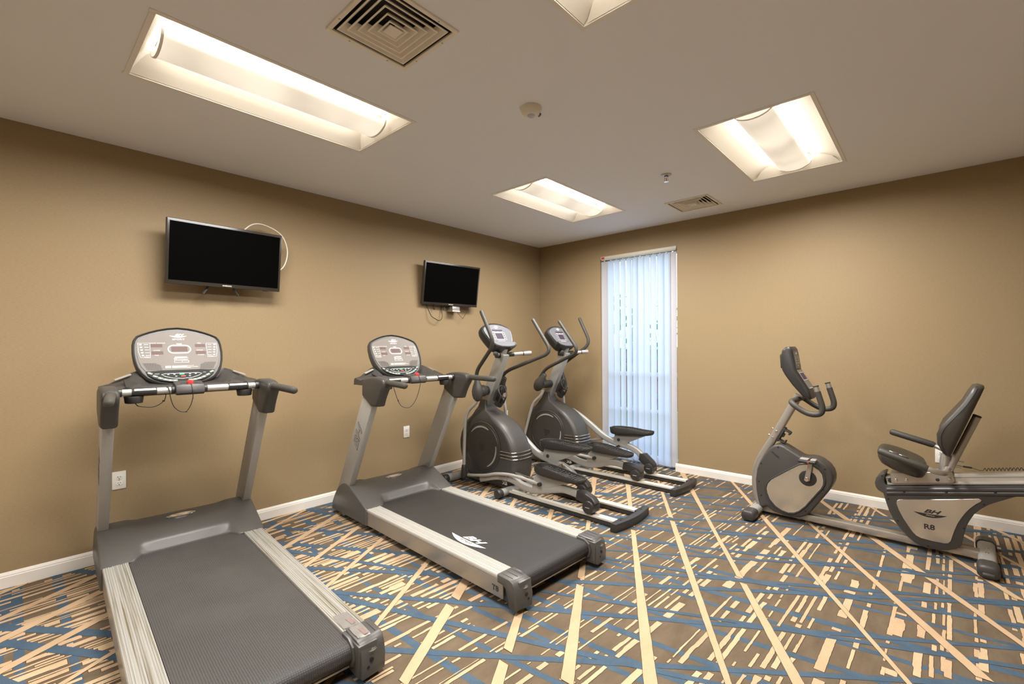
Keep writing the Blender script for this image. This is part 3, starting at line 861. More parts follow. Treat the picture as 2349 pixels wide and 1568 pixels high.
bm = new(); tube(bm, catmull([(.06, -1.565, 1.78), (.07, -1.55, 1.765), (.07, -1.485, 1.712), (.07, -1.47, 1.715), (.07, -1.40, 1.82), (.06, -1.385, 1.90)], 5), .0022, n=6)
tag(obj('signal_cord', bm, 'wire'), 'thin black wire sagging in a vee beside the small metal box under the television', 'cord')
t = thing('cable_box', 'small metal box fixed to the wall just under the television nearest the corner', 'box', (.001, -1.60, 1.805))
bm = new(); box(bm, (.05, 0, 0), (.10, .105, .055), bev=.004); obj('box_body', bm, 'steel', t)
bm = new(); box(bm, (.101, 0, -.022), (.004, .11, .012), bev=.001, seg=1); obj('box_lip', bm, 'sensor', t)

# ------------------------------------------------------------------ treadmills

def treadmill(label, loc, rot, kind):
    t = thing('treadmill', label, 'treadmill', loc, rot, group='treadmills facing the left wall')
    # motor hood: a lofted skin, shoulders carrying the posts and a scooped middle
    def prof(y):
        q = 1-smooth01((abs(y)-.205)/.075)       # 1 in the middle
        out = [(.026, .048), (.026, .166), (.016, .172), (-.075, .214), (-.160, .252), (-.240, .288), (-.300, .299), (-.345, .296), (-.390, .280), (-.445, .245), (-.490, .196), (-.535, .135), (-.558, .095), (-.562, .045)]
        mid = [(-.050, .140), (-.052, .166), (-.060, .174), (-.082, .206), (-.098, .222), (-.190, .258), (-.270, .283), (-.325, .287), (-.375, .276), (-.435, .243), (-.487, .196), (-.535, .135), (-.558, .095), (-.562, .045)]
        return [(o[0]*(1-q)+m[0]*q, o[1]*(1-q)+m[1]*q) for o, m in zip(out, mid)]
    ys = [-.412, -.409, -.400, -.34, -.285, -.27, -.255, -.24, -.225, -.21, -.16, -.08, 0, .08, .16, .21, .225, .24, .255, .27, .285, .34, .400, .409, .412]
    bm = new(); rows = []
    for y in ys:
        k = {.412: .965, .409: .985}.get(abs(y), 1.0)
        rows.append([(-.26+(px+.26)*k, y, .048+(pz-.048)*k) for px, pz in prof(y)])
    R, fs = grid(bm, rows); bm.faces.new(R[0]); bm.faces.new(R[-1])
    bmesh.ops.recalc_face_normals(bm, faces=bm.faces)
    hood = obj('motor_hood', bm, 'hood', t, ang=50)
    bm = new(); n = 20
    sl = math.atan2(.283-.258, -.08)
    u, v = V(0, 1, 0), V(-.955, 0, .297)
    ring = [V(-.262, 0, .2825)+u*.080*math.cos(2*PI*i/n)+v*.017*math.sin(2*PI*i/n) for i in range(n)]
    nn = u.cross(v).normalized()
    if nn.z < 0: nn = -nn
    loft(bm, [[p-nn*.004 for p in ring], [p+nn*.003 for p in ring], [(p-V(-.262, 0, .2825))*.9+V(-.262, 0, .2825)+nn*.0055 for p in ring]])
    obj('badge', bm, 'chrome', hood, label='oval chrome badge')
    # belt over deck and rear roller
    bm = new(); rw = .288; rows = []
    path = [(-.10, .158), (.3, .159), (.8, .159), (1.2, .159), (1.46, .159)]
    rr = .047; cx, cz = 1.512, .112
    for k in range(0, 13):
        a = PI/2-PI*k/12; path.append((cx+rr*math.cos(a), cz+rr*math.sin(a)))
    path += [(1.2, .066), (.2, .066)]
    for px, pz in path: rows.append([(px, -rw, pz), (px, -.1, pz), (px, .1, pz), (px, rw, pz)])
    grid(bm, rows); bmesh.ops.recalc_face_normals(bm, faces=bm.faces)
    belt = obj('running_belt', bm, 'belt' if kind == 1 else 'belt2', t, ang=60)
    if kind == 2:
        bm = new(); logo(bm, (.985, -.222, .1592), (.995, -.02, 0), (.02, .995, 0), .345, 0, 1, lift=.0008); obj('belt_emblem', bm, ['print', 'printd'], belt, smooth=False, label='white maker emblem printed on the belt')
    bm = new(); box(bm, (.68, 0, .112), (1.55, .56, .078)); obj('deck', bm, 'black', t)
    bm = new(); cyl(bm, (cx, -.30, cz), (cx, .30, cz), .044, n=20); obj('rear_roller', bm, 'darker', t)
    bm = new(); box(bm, (1.530, 0, .062), (.012, .60, .010), bev=.002); obj('roller_guard', bm, 'silverL', t)
    for s in (-1, 1):
        # ribbed foot rail
        bm = new(); pr = []
        ya, yb = .291, .402; nrib = 11
        pr.append((ya, .150))
        for k in range(nrib):
            q0 = ya+(yb-ya-.012)*k/nrib; q1 = ya+(yb-ya-.012)*(k+1)/nrib; d = (q1-q0)
            hz = .168 if k not in (3, 8) else .1665
            pr += [(q0+d*.08, .1655), (q0+d*.22, hz), (q0+d*.80, hz), (q0+d*.94, .1655)]
        pr += [(yb-.010, .168), (yb-.003, .166), (yb, .160), (yb, .150), (yb-.004, .147), (yb-.004, .140), (ya, .140)]
        prism(bm, [(s*a, b) for a, b in pr], -.02, 1.476, axis='x'); rl = obj('foot_rail', bm, 'alu' if kind == 1 else 'alu2', t, ang=25)
        bm = new(); box(bm, (.74, s*.394, .094), (1.50, .012, .096), bev=.002, seg=1); sp = obj('side_panel', bm, 'sidepanel', t)
        bm = new(); put_text(bm, 'T8', (1.432, s*.4003, .088), (-s, 0, 0), (0, 0, 1), .040, bold=.035, sx=1.15, lift=.0008); obj('model_mark', bm, 'dark', sp, smooth=False, label='grey lettering')
        # moulded rear end cap
        bm = new()
        prism(bm, [(1.462, .178), (1.565, .176), (1.590, .168), (1.606, .140), (1.616, .095), (1.612, .030), (1.560, .028), (1.545, .070), (1.523, .122), (1.505, .132), (1.462, .136)], s*.300, s*.416, axis='y', bev=.006)
        box(bm, (1.535, s*.338, .098), (.13, .09, .136), bev=.008)
        for v_ in bm.verts:
            if v_.co.x > 1.56 and abs(v_.co.y) > .37: v_.co.x -= (abs(v_.co.y)-.37)*.32
        ec = obj('end_cap', bm, 'hood', t, ang=40)
        bm = new(); prism(bm, [(1.462, .172), (1.52, .172), (1.560, .150), (1.574, .112), (1.562, .070), (1.53, .050), (1.50, .055), (1.48, .10)], s*.284, s*.303, axis='y', bev=.003); obj('belt_collar', bm, 'hood', ec)
        bm = new(); xr = 1.6135
        cyl(bm, (1.59, s*.345, .100), (xr, s*.345, .100), .0095, n=16); cyl(bm, (1.59, s*.330, .074), (xr, s*.330, .074), .006, n=14); obj('adjuster_hole', bm, 'black', ec)
        bm = new(); logo(bm, (1.6105, s*.350, .139), (0, 1, 0), (-.26, 0, .966), .040, 0, None, lift=.0012); obj('embossed_emblem', bm, 'silver', ec, smooth=False)
        bm = new()
        for k in (.32, .355, .39): box(bm, (1.515, s*k, .1775), (.085, .0015, .0012))
        obj('cap_groove', bm, 'darker', ec, smooth=False)
        # upright post
        bm = new(); y0_, y1_ = s*.355, s*.406
        p = [(-.475, .20), (-.300, .20), (.122, .965), (-.018, 1.030)]
        hexa(bm, [(p[0][0], y0_, p[0][1]), (p[1][0], y0_, p[1][1]), (p[1][0], y1_, p[1][1]), (p[0][0], y1_, p[0][1]),
                  (p[3][0], y0_, p[3][1]), (p[2][0], y0_, p[2][1]), (p[2][0], y1_, p[2][1]), (p[3][0], y1_, p[3][1])], bev=.006)
        ps = obj('upright', bm, 'silver', t)
        bm = new(); eu, ev = V(.47, 0, .883), (V(-.883, 0, .47) if s < 0 else V(.883, 0, -.47))
        put_text(bm, 'BH', (-.110, s*.4062, .688), eu, ev, .118, shear=.35, bold=.030, sx=1.25, lift=.0006)
        put_text(bm, 'BH', (-.110, s*.4062, .688), eu, ev, .118, shear=.35, bold=.004, sx=1.25, lift=.0012, mi=1)
        obj('post_emblem', bm, ['printd', 'silver'], ps, smooth=False)
        # elbow bracket, handle
        bm = new(); prism(bm, [(-.018, 1.025), (-.016, 1.129), (.010, 1.155), (.070, 1.168), (.145, 1.174), (.230, 1.170), (.277, 1.162), (.300, 1.150), (.306, 1.112), (.290, 1.088), (.268, 1.060), (.236, 1.010), (.212, .958), (.118, .952)], s*.346, s*.420, axis='y', bev=.020, seg=4)
        br = obj('elbow_bracket', bm, 'dark', t, ang=45)
        bm = new(); cyl(bm, (.285, s*.381, 1.136), (.312, s*.384, 1.135), .0255, n=18, bev=.003); obj('collar', bm, 'hood', br)
        bm = new(); tube(bm, [(.29, s*.381, 1.136), (.40, s*.393, 1.134), (.50, s*.402, 1.132), (.565, s*.408, 1.130)], .0215, n=16); obj('handle', bm, 'grip', t)
    # front transport wheels and feet
    for s in (-1, 1):
        bm = new(); lo = 0.0 if kind == 2 else -.036
        cyl(bm, (-.42, s*.34, .034+lo), (-.42, s*.38, .034+lo), .034, n=18, bev=.005); wh = obj('front_wheel', bm, 'silver', t)
        bm = new(); box(bm, (-.42, s*.325, .06+lo*.5), (.09, .012, .07-lo), bev=.003); obj('wheel_bracket', bm, 'darker', t)
        bm = new(); box(bm, (1.29, s*.33, .035+(0 if kind == 2 else .013)), (.085, .06, .065), bev=.006); box(bm, (1.29, s*.33, .010+(0 if kind == 2 else .015)), (.07, .05, .014), bev=.003); obj('rear_foot', bm, 'darker', t)
    bm = new(); box(bm, (-.16, 0, .088), (.76, .76, .07)); obj('hood_base', bm, 'darker', t)
    # tray between the brackets, rising to a ridge behind the console
    bm = new(); rows = []
    for y in [-.405, -.36, -.31, -.26, -.235, -.21, -.18, -.10, 0, .10, .18, .21, .235, .26, .31, .36, .405]:
        q = smooth01((.405-abs(y))/.19); zf = 1.150+.080*q; xf_ = -.150-.035*q
        ub = .095 if abs(y) < .31 else .03
        rows.append([(ub, y, 1.118), (ub+.006, y, 1.128), (ub, y, 1.150), (ub-.03, y, 1.148+.008*q), ((ub+xf_)*.5, y, 1.136+.040*q-.036*smooth01((.24-abs(y))/.06)), (xf_+.03, y, zf-.006-.05*smooth01((.23-abs(y))/.05)), (xf_+.015, y, zf+.002), (xf_, y, zf), (xf_-.012, y, zf-.012), (xf_-.018, y, zf-.052), (xf_+.01, y, 1.10), (.05, y, 1.100)])
    R, fs = grid(bm, rows, closeU=True); bm.faces.new(R[0]); bm.faces.new(R[-1]); bmesh.ops.recalc_face_normals(bm, faces=bm.faces)
    tray = obj('tray', bm, 'dark', t, ang=50)
    for s in (-1, 1):
        bm = new(); hexa(bm, [(-.135, s*.265, 1.2145), (-.112, s*.262, 1.2105), (-.105, s*.335, 1.182), (-.128, s*.338, 1.186), (-.135, s*.265, 1.2185), (-.112, s*.262, 1.2145), (-.105, s*.335, 1.186), (-.128, s*.338, 1.190)]); obj('accent_strip', bm, 'silver', tray)
        bm = new(); hexa(bm, [(.050, s*.175, 1.1495), (-.015, s*.225, 1.152), (-.085, s*.300, 1.178), (.045, s*.300, 1.1500), (.050, s*.175, 1.1535), (-.015, s*.225, 1.162), (-.085, s*.300, 1.188), (.045, s*.300, 1.1555)], bev=.001, seg=1); obj('tray_mat', bm, 'rubber', tray)
        bm = new(); cyl(bm, (.10, s*.272, 1.070), (.10, s*.272, 1.110), .040, n=24, r2=.044, bev=.004); obj('cup_holder', bm, 'darker', tray)
    # pulse bar across, grips with metal plates, key box in the middle
    bm = new(); zb, xb = 1.132, .125
    tube(bm, [(xb, -.358, zb), (xb, .358, zb)], .0185, n=16, round_ends=False); bar = obj('cross_bar', bm, 'silverL', t)
    for s in (-1, 1):
        bm = new(); cyl(bm, (xb, s*.175, zb), (xb, s*.285, zb), .0215, n=18, bev=.002); g = obj('pulse_grip', bm, 'darker', t)
        bm = new(); box(bm, (xb+.0185, s*.228, zb+.0128), (.013, .094, .003), rot=Matrix.Rotation(math.radians(55), 3, 'Y'), bev=.001, seg=1); obj('pulse_plate', bm, 'alu2', g)
        bm = new(); cyl(bm, (xb, s*.325, zb), (xb, s*.356, zb), .0225, n=18, bev=.003); obj('end_sleeve', bm, 'darker', t)
        bm = new(); cyl(bm, (xb, -.022+s*.070, zb), (xb, -.022+s*.088, zb), .0220, n=18, bev=.003); obj('box_sleeve', bm, 'darker', t)
    bm = new(); prism(bm, [(.060, 1.105), (.155, 1.103), (.168, 1.115), (.168, 1.135), (.150, 1.160), (.070, 1.176), (.045, 1.170), (.040, 1.120)], -.092, .048, axis='y', bev=.007)
    kb = obj('key_box', bm, 'dark', t)
    bm = new(); box(bm, (.120, -.022, 1.1655), (.050, .085, .003), rot=Matrix.Rotation(math.radians(11), 3, 'Y'), bev=.002, seg=1); obj('key_recess', bm, 'darker', kb)
    bm = new(); loft(bm, [[(.128+.016*math.cos(a)*k, -.018+.017*math.sin(a)*k, 1.165+h-.12*.016*math.cos(a)) for a in [2*PI*i/16 for i in range(16)]] for k, h in ((1, 0), (1.05, .008), (.95, .015), (.6, .019))]); obj('safety_key', bm, 'red', t, label='red safety key')
    if kind == 1:
        c1 = [(.150, .004, 1.163), (.172, .006, 1.130), (.172, .006, 1.085), (.165, -.004, 1.040), (.16, -.020, 1.010), (.16, -.030, 1.005), (.155, -.055, 1.012), (.15, -.080, 1.040), (.148, -.094, 1.085), (.150, -.100, 1.125), (.140, -.106, 1.152), (.11, -.115, 1.140)]
        c2 = [(.11, -.130, 1.120), (.12, -.134, 1.095), (.12, -.140, 1.076), (.12, -.160, 1.056), (.12, -.190, 1.043), (.12, -.225, 1.046), (.12, -.258, 1.056), (.12, -.275, 1.085), (.11, -.285, 1.115)]
        bm = new(); tube(bm, catmull([(p[0], p[1]-.020, p[2]) for p in c1], 6), .0022, n=6)
        box(bm, (.16, -.044, 1.006), (.006, .010, .007), bev=.001, seg=1); box(bm, (.171, -.014, 1.082), (.005, .006, .006), bev=.001, seg=1); obj('key_cord', bm, 'wire', t)
        bm = new(); tube(bm, catmull(c2, 6), .0022, n=6); box(bm, (.12, -.143, 1.073), (.007, .012, .008), bev=.001, seg=1); box(bm, (.12, -.259, 1.056), (.005, .006, .005), bev=.001, seg=1); obj('clip_cord', bm, 'wire', t)
    else:
        c1 = [(.150, .002, 1.163), (.172, .002, 1.130), (.172, .0, 1.09), (.160, -.012, 1.02), (.15, -.040, .955), (.14, -.070, .922), (.135, -.105, .918), (.13, -.145, .935), (.13, -.172, .975), (.125, -.195, 1.04), (.12, -.212, 1.10), (.11, -.22, 1.13)]
        bm = new(); tube(bm, catmull([(p[0], p[1]-.020, p[2]) for p in c1], 6), .0022, n=6); box(bm, (.13, -.192, .978), (.006, .007, .012), bev=.001, seg=1); obj('key_cord', bm, 'wire', t)
    # console
    P0, v = V(-.085, -.018, 1.155), V(-.467, 0, .884).normalized(); u = V(0, 1, 0); nrm = u.cross(v); off = .014
    half = [(0, -.020), (.070, -.016), (.118, -.004), (.150, .012), (.178, .032), (.203, .066), (.221, .106), (.231, .150), (.236, .205), (.234, .262), (.227, .296), (.213, .320), (.185, .336), (.150, .352), (.105, .368), (.055, .380), (0, .386)]
    out = half+[(-a, b) for a, b in half[-2:0:-1]]
    ctr = (0, .18)
    def ringp(k, d, f=0): return [P0+u*(ctr[0]+(a-ctr[0])*k)+v*(ctr[1]+(b-ctr[1])*k)+nrm*d for a, b in out]
    bm = new()
    loft(bm, [ringp(.80, -.078), ringp(.93, -.066), ringp(.985, -.040), ringp(1.0, -.012), ringp(.99, .004), ringp(.965, .009), ringp(.945, .004), ringp(.940, -.001)])
    con = obj('console', bm, 'dark', t, ang=50)
    bm = new(); rows = []
    # sloping neck under the console
    hexa(bm, [(-.20, -.10, 1.12), (-.06, -.10, 1.12), (-.06, .10, 1.12), (-.20, .10, 1.12), (-.235, -.09, 1.27), (-.155, -.09, 1.20), (-.155, .09, 1.20), (-.235, .09, 1.27)], bev=.01); obj('console_neck', bm, 'dark', con)
    def O2(x, y): return P0+u*x+v*y
    up_half = [(0, .356), (.055, .350), (.105, .339), (.150, .324), (.183, .309), (.201, .296), (.210, .275), (.214, .240), (.212, .200), (.206, .150), (.194, .110), (.176, .082)]
    fpts = [(-a, b) for a, b in reversed(up_half)]+up_half[1:]
    bm = new(); vs = [bm.verts.new(O2(a, b)+nrm*.0015) for a, b in fpts]; f = bm.faces.new(vs); bmesh.ops.recalc_face_normals(bm, faces=[f])
    r = bmesh.ops.extrude_face_region(bm, geom=[f]); bmesh.ops.translate(bm, verts=[g for g in r['geom'] if isinstance(g, bmesh.types.BMVert)], vec=-nrm*.002)
    bmesh.ops.recalc_face_normals(bm, faces=bm.faces)
    obj('overlay_panel', bm, 'face', con, smooth=False, label='grey overlay panel')
    L = .0022
    bm = new()
    logo(bm, O2(0, .322), u, v, .092, 0, 2, lift=L); put_text(bm, 'SPORT', O2(0, .298), u, v, .0145, sx=1.5, lift=L)
    put_text(bm, 'TIME', O2(0, .266), u, v, .0105, bold=.02, sx=1.3, lift=L)
    ring2(bm, stadium2(.122, .060, 8, 0, .229), .0065, P0, u, v, L)
    for sg in (-1, 1):
        pts = [(.205, .273), (.205, .215), (.196, .174), (.148, .172), (.146, .273)]
        pts = [(sg*a, b) for a, b in (pts if sg < 0 else pts)]
        if sg > 0: pts = pts[::-1]
        ring2(bm, pts, .0018, P0, u, v, L)
        for k in range(5):
            yy = .262-.0185*k; xo = .0022*k
            rect2(bm, sg*(.193-xo)-.0055, yy-.004, sg*(.193-xo)+.0055, yy+.004, P0, u, v, L)
            rect2(bm, sg*(.165-xo*.4)-.010, yy-.0012, sg*(.165-xo*.4)+.010, yy+.0012, P0, u, v, L)
        rect2(bm, sg*.166-.012, .1775, sg*.166+.012, .179, P0, u, v, L)
    put_text(bm, 'INCLINE  DISTANCE', O2(-.110, .2715), u, v, .0075, sx=1.15, lift=L); put_text(bm, 'CALORIES', O2(-.116, .221), u, v, .0075, lift=L); put_text(bm, 'PULSE', O2(-.118, .188), u, v, .0075, lift=L)
    put_text(bm, 'SPEED', O2(.108, .2715), u, v, .0080, lift=L); put_text(bm, 'DISTANCE', O2(.108, .221), u, v, .0075, lift=L); put_text(bm, 'PROGRAM', O2(.112, .188), u, v, .0075, lift=L)
    rect2(bm, -.028, .171, .036, .1765, P0, u, v, L)
    for yy, xa, xb in ((.166, -.034, .042), (.1615, -.034, -.018), (.156, -.033, .038), (.150, -.033, .043), (.137, -.033, .043)): rect2(bm, xa, yy-.0009, xb, yy+.0009, P0, u, v, L)
    for xa in (-.033, .006, .041): rect2(bm, xa, .137, xa+.0018, .150, P0, u, v, L)
    for yy in (.111, .1025): rect2(bm, -.080, yy-.003, -.052, yy+.003, P0, u, v, L)
    for yy, xb in ((.1135, .066), (.1095, .03), (.105, .088), (.1005, .05)): rect2(bm, -.047, yy-.0009, xb, yy+.0009, P0, u, v, L)
    obj('overlay_print', bm, ['print', 'silver', 'face'], con, smooth=False, label='white printed markings')
    bm = new()
    for (a, b, c_, d_) in ((-.042, .213, .042, .246), (-.144, .243, -.086, .265), (-.142, .193, -.084, .215), (.084, .243, .140, .265), (.084, .193, .140, .215)):
        rect2(bm, a, b, c_, d_, P0, u, v, L-.0002)
    obj('display_window', bm, 'lcd', con, smooth=False, label='dark red display windows')
    for sg in (-1, 1):
        bm = new()
        R_ = [(.192, .138), (.130, .138), (.112, .124), (.100, .104), (.095, .086), (.168, .086)]
        nrow = 12
        for i in range(24):
            for j in range(nrow):
                xx, yy = .095+.004*i, .088+.0042*j
                inside = (xx < .168+(yy-.086)*.45) and (xx > (.095+ (yy-.086)*.25 if yy < .124 else .112+(yy-.124)*1.4))
                if inside: rect2(bm, sg*xx-.0011, yy-.0013, sg*xx+.0011, yy+.0013, P0, u, v, L)
        obj('speaker_grille', bm, 'black', con, smooth=False, kind='stuff')
    # keypad ledge below the overlay
    kpad = [(-.176, .079), (-.10, .086), (0, .090), (.10, .086), (.176, .079), (.168, .056), (.140, .030), (.105, .013), (.060, .003), (0, -.001), (-.060, .003), (-.105, .013), (-.140, .030), (-.168, .056)]
    bm = new(); cc = O2(0, .045)
    loft(bm, [[O2(a, b)-nrm*.004 for a, b in kpad], [O2(a, b)+nrm*.012*max(0, (1-b/.09)) +nrm*.001 for a, b in kpad]]); kp = obj('keypad', bm, 'keypad', t)
    def K2(x, y): return O2(x, y)+nrm*(.0022+.012*max(0, 1-y/.09))
    kv = (v-nrm*.012/.09).normalized()
    bm = new(); ring2(bm, [(-.105, .056), (-.085, .040), (-.050, .027), (0, .022), (.050, .027), (.085, .040), (.105, .056), (.085, .062), (0, .063), (-.085, .062)], .0022, K2(0, 0)+nrm*.0, u, kv, .0006)
    put_text(bm, 'INCLINE', K2(-.125, .0605), u, kv, .006, lift=.0006); put_text(bm, 'SPEED', K2(.118, .0625), u, kv, .006, lift=.0006)
    for xx, yy in ((-.070, .054), (-.040, .054), (.040, .054), (.070, .054), (-.032, .040), (.038, .041)):
        q = K2(xx, yy); rect2(bm, -.005, -.002, .005, .002, q, u, kv, .0007)
    obj('keypad_print', bm, 'print', kp, smooth=False)
    for sg in (-1, 1):
        for k in range(6):
            q = k/5; a0 = (.158-.118*q, .062-.055*math.sin(q*PI/2)**.8)
            q2 = min(1, q+.16)
            w_ = V(-.118*.2*sg, -.055*.2*math.cos(q*PI/2), 0)
            c0 = K2(sg*a0[0], a0[1]+.004); d1 = (u*w_.x*1.0+kv*w_.y).normalized(); d2 = nrm.cross(d1)
            bm = new(); pts = [c0+d1*x_*.0125+d2*y_*.0062 for x_, y_ in ((-1, -.8), (-.8, -1), (.8, -1), (1, -.8), (1, .8), (.8, 1), (-.8, 1), (-1, .8))]
            loft(bm, [[p-nrm*.001 for p in pts], [p+nrm*.0022 for p in pts]])
            b_ = obj('button', bm, 'button', kp)
            bm = new(); f = bm.faces.new([bm.verts.new(c0+d1*x_*.0045+d2*y_*.003+nrm*.0028) for x_, y_ in ((-1, -1), (1, -1), (.3, 1), (-.3, 1))]); obj('button_mark', bm, 'print', kp, smooth=False)
    for nm, mt, xx, yy in (('start_button', 'green', -.002, .053), ('stop_button', 'red', .004, .039)):
        bm = new(); c0 = K2(xx, yy); box(bm, c0, (.026, .009, .004), rot=frame_m((0, 0, 0), u, kv).to_3x3(), bev=.0015); obj(nm, bm, mt, kp, label=mt+' button')
    if kind == 1:
        # patched tape on the far rail and end cap
        for (pts, nm, rz) in (([(1.318, .307), (1.330, .371), (1.448, .369), (1.444, .303)], 'tape_patch', 0), ([(1.446, .312), (1.450, .372), (1.566, .366), (1.556, .310)], 'tape_patch', 0)):
            bm = new(); R3 = random.Random(len(pts)+int(pts[0][0]*100)); N = 8
            rows = []
            for i in range(N+1):
                row = []
                for j in range(N+1):
                    a, b = i/N, j/N
                    p = [pts[0][k]*(1-a)*(1-b)+pts[1][k]*(1-a)*b+pts[3][k]*a*(1-b)+pts[2][k]*a*b for k in (0, 1)]
                    zz = (.1695 if p[0] < 1.46 else .1795)+R3.uniform(0, .0012)
                    if p[0] > 1.556: zz -= .004
                    row.append((p[0]+R3.uniform(-.0015, .0015), p[1]+R3.uniform(-.0015, .0015), zz))
                rows.append(row)
            grid(bm, rows); tp = obj(nm, bm, 'tape', t, label='wrinkled silver tape patch')
            bm = new(); cx_ = pts[2][0]-.04; poly2(bm, [(cx_-.028, .338), (cx_+.03, .342), (cx_+.026, .362), (cx_-.024, .358)], (0, 0, .1715 if pts[0][0] < 1.4 else .1812), (1, 0, 0), (0, 1, 0), 0)
            obj('tape_print', bm, 'tapered', tp, smooth=False)
    return t
treadmill('nearest grey treadmill with scuffed ribbed rails and silver tape on its rear corner', (.645, -4.2185, .0248), (0, math.radians(1.17), math.radians(-2.654)), 1)
treadmill('second grey treadmill, white emblem on its belt, standing between the taped treadmill and the ellipticals', (.84, -2.738, 0), (0, 0, math.radians(-2.3)), 2)

# ------------------------------------------------------------------ elliptical trainers
def elliptical(label, loc, rot, armA, armB, near, far):
    """near/far: dicts of the near (-y) and far (+y) pedal linkage, armA/armB the swing arms"""
    t = thing('elliptical_trainer', label, 'elliptical trainer', loc, rot, group='elliptical trainers by the window')
    # flywheel housing
    out = [(-1.622, .845), (-1.612, .790), (-1.585, .748), (-1.52, .722), (-1.44, .690), (-1.37, .656), (-1.31, .615), (-1.262, .568), (-1.218, .510), (-1.188, .455), (-1.165, .395), (-1.150, .325), (-1.146, .25), (-1.152, .175), (-1.168, .110), (-1.205, .062),
           (-1.30, .046), (-1.45, .042), (-1.615, .044), (-1.73, .054), (-1.81, .082), (-1.880, .150), (-1.930, .240), (-1.955, .340), (-1.958, .420), (-1.938, .500), (-1.895, .580), (-1.845, .645), (-1.790, .695), (-1.745, .735), (-1.715, .780), (-1.700, .845)]
    bm = new()
    cxs, czs = -1.56, .40
    def ring(k, y):
        r = []
        for x, z in out:
            kk = k
            hw = 1.0 if z < .66 else max(.42, 1-(z-.66)*3.6)
            r.append((cxs+(x-cxs)*kk if z < .72 else x+(-1.66-x)*(1-kk)*.8, y*hw, czs+(z-czs)*kk if z < .72 else z))
        return r
    loft(bm, [ring(.86, -.136), ring(.90, -.134), ring(.955, -.122), ring(.985, -.098), ring(1.0, -.055), ring(1.004, 0), ring(1.0, .055), ring(.985, .098), ring(.955, .122), ring(.90, .134), ring(.86, .136)])
    sh = obj('flywheel_housing', bm, 'shell', t, ang=50)
    for s in (-1, 1):
        dc = (-1.585, s*.132, .398)
        bm = new()
        lathe(bm, [(.248, 0), (.248, s*.006), (.243, s*.010), (.236, s*.010), (.233, s*.007), (.228, s*.007), (.224, s*.012), (.10, s*.016), (.02, s*.016)], c=dc, n=56, axis='y')
        dk = obj('side_disc', bm, 'dark', t, ang=40)
        # triangular dimple and the two pale arcs
        bm = new(); tri = []
        for k in range(3):
            a = 2*PI*k/3+.3
            for d in (-.32, .32): tri.append((.050*math.cos(a+d), .050*math.sin(a+d)))
            tri.append((.030*math.cos(a+PI/3), .030*math.sin(a+PI/3)))
        prism(bm, [(dc[0]+a, dc[2]+b) for a, b in tri], dc[1]+s*.010, dc[1]+s*.0175, axis='y', bev=.002, seg=1); obj('disc_emblem', bm, 'darker', dk)
        for (a0, a1, rr) in ((62, 140, .198), (-68, 8, .198)):
            bm = new(); pts = []; n = 16
            A = [math.radians(a0+(a1-a0)*i/n) for i in range(n+1)]
            wd = [.0085*math.sin(PI*(.12+.80*i/n))**.7 for i in range(n+1)]
            outer = [(dc[0]+(rr+w)*math.cos(a), dc[2]+(rr+w)*math.sin(a)) for a, w in zip(A, wd)]; inner = [(dc[0]+(rr-w)*math.cos(a), dc[2]+(rr-w)*math.sin(a)) for a, w in zip(A, wd)]
            prism(bm, outer+inner[::-1], dc[1]+s*.008, dc[1]+s*.0165, axis='y'); obj('silver_arc', bm, 'silverL', dk, smooth=False, label='pale curved stripe')
        bm = new(); put_text(bm, 'X8', (-1.275, s*.1375, .095), (-s, 0, 0), (0, 0, 1), .046, bold=.03, sx=1.15, lift=.004); obj('model_mark', bm, 'print', sh, smooth=False)
    for k, z in enumerate((.388, .358, .328)):
        bm = new(); dx = -.007+(.388-z)*.24
        hp = [(-1.335, .1385), (-1.27, .1395), (-1.222, .1385), (-1.200, .135), (-1.178, .1265), (-1.160, .099), (-1.152, .056), (-1.149, 0)]
        pts = [(x+dx*max(0, min(1, (x+1.3)/.1)), -y, z) for x, y in hp]+[(x+dx*max(0, min(1, (x+1.3)/.1)), y, z) for x, y in hp[-2::-1]]
        sweep(bm, catmull(pts, 4), rrect(.010, .011, .004), up=(0, 0, 1)); obj('silver_band', bm, 'chrome', sh)
    # base: beam, stabilisers, twin rails and the rear block
    bm = new(); box(bm, (-1.56, 0, .035), (.86, .09, .05), bev=.006); obj('base_beam', bm, 'silver', t)
    for x, hw, r in ((-1.955, .29, .042), (-1.205, .265, .036)):
        bm = new(); cyl(bm, (x, -hw, .045), (x, hw, .045), r, n=22); st = obj('stabilizer', bm, 'silver', t)
        for s in (-1, 1):
            bm = new(); cyl(bm, (x, s*(hw-.005), .045), (x, s*(hw+.055), .045), r+.004, n=22, bev=.008); obj('foot_cap', bm, 'darker', st)
    for s in (-1, 1):
        bm = new(); y = s*.160
        pr = [(-.028, .008), (.028, .008), (.028, .040), (.034, .043), (.034, .056), (.014, .058), (.008, .050), (-.008, .050), (-.014, .058), (-.034, .056), (-.034, .043), (-.028, .040)]
        prism(bm, [(y+a, b) for a, b in pr], -1.20, -.045, axis='x')
        for f in bm.faces:
            c = f.calc_center_median()
            if c.z < .0405 and abs(f.normal.x) < .5: f.material_index = 1
        obj('glide_rail', bm, ['seatrail', 'darker'], t, smooth=False)
    bm = new(); n = 10
    rear = [(.030*math.cos(PI*(i/n-.5))*1.0-.012, -.258+.516*i/n) for i in range(n+1)]
    pts = rear+[(-.062, .258), (-.062, .110), (-.040, .100), (-.040, -.100), (-.062, -.110), (-.062, -.258)]
    prism(bm, pts, .0, .066, axis='z', bev=.005); eb = obj('rear_block', bm, 'darker', t, ang=40)
    for s in (-1, 1):
        bm = new(); box(bm, (-.033, s*.160, .0665), (.016, .022, .002), bev=.001, seg=1); obj('bolt_recess', bm, 'black', eb)
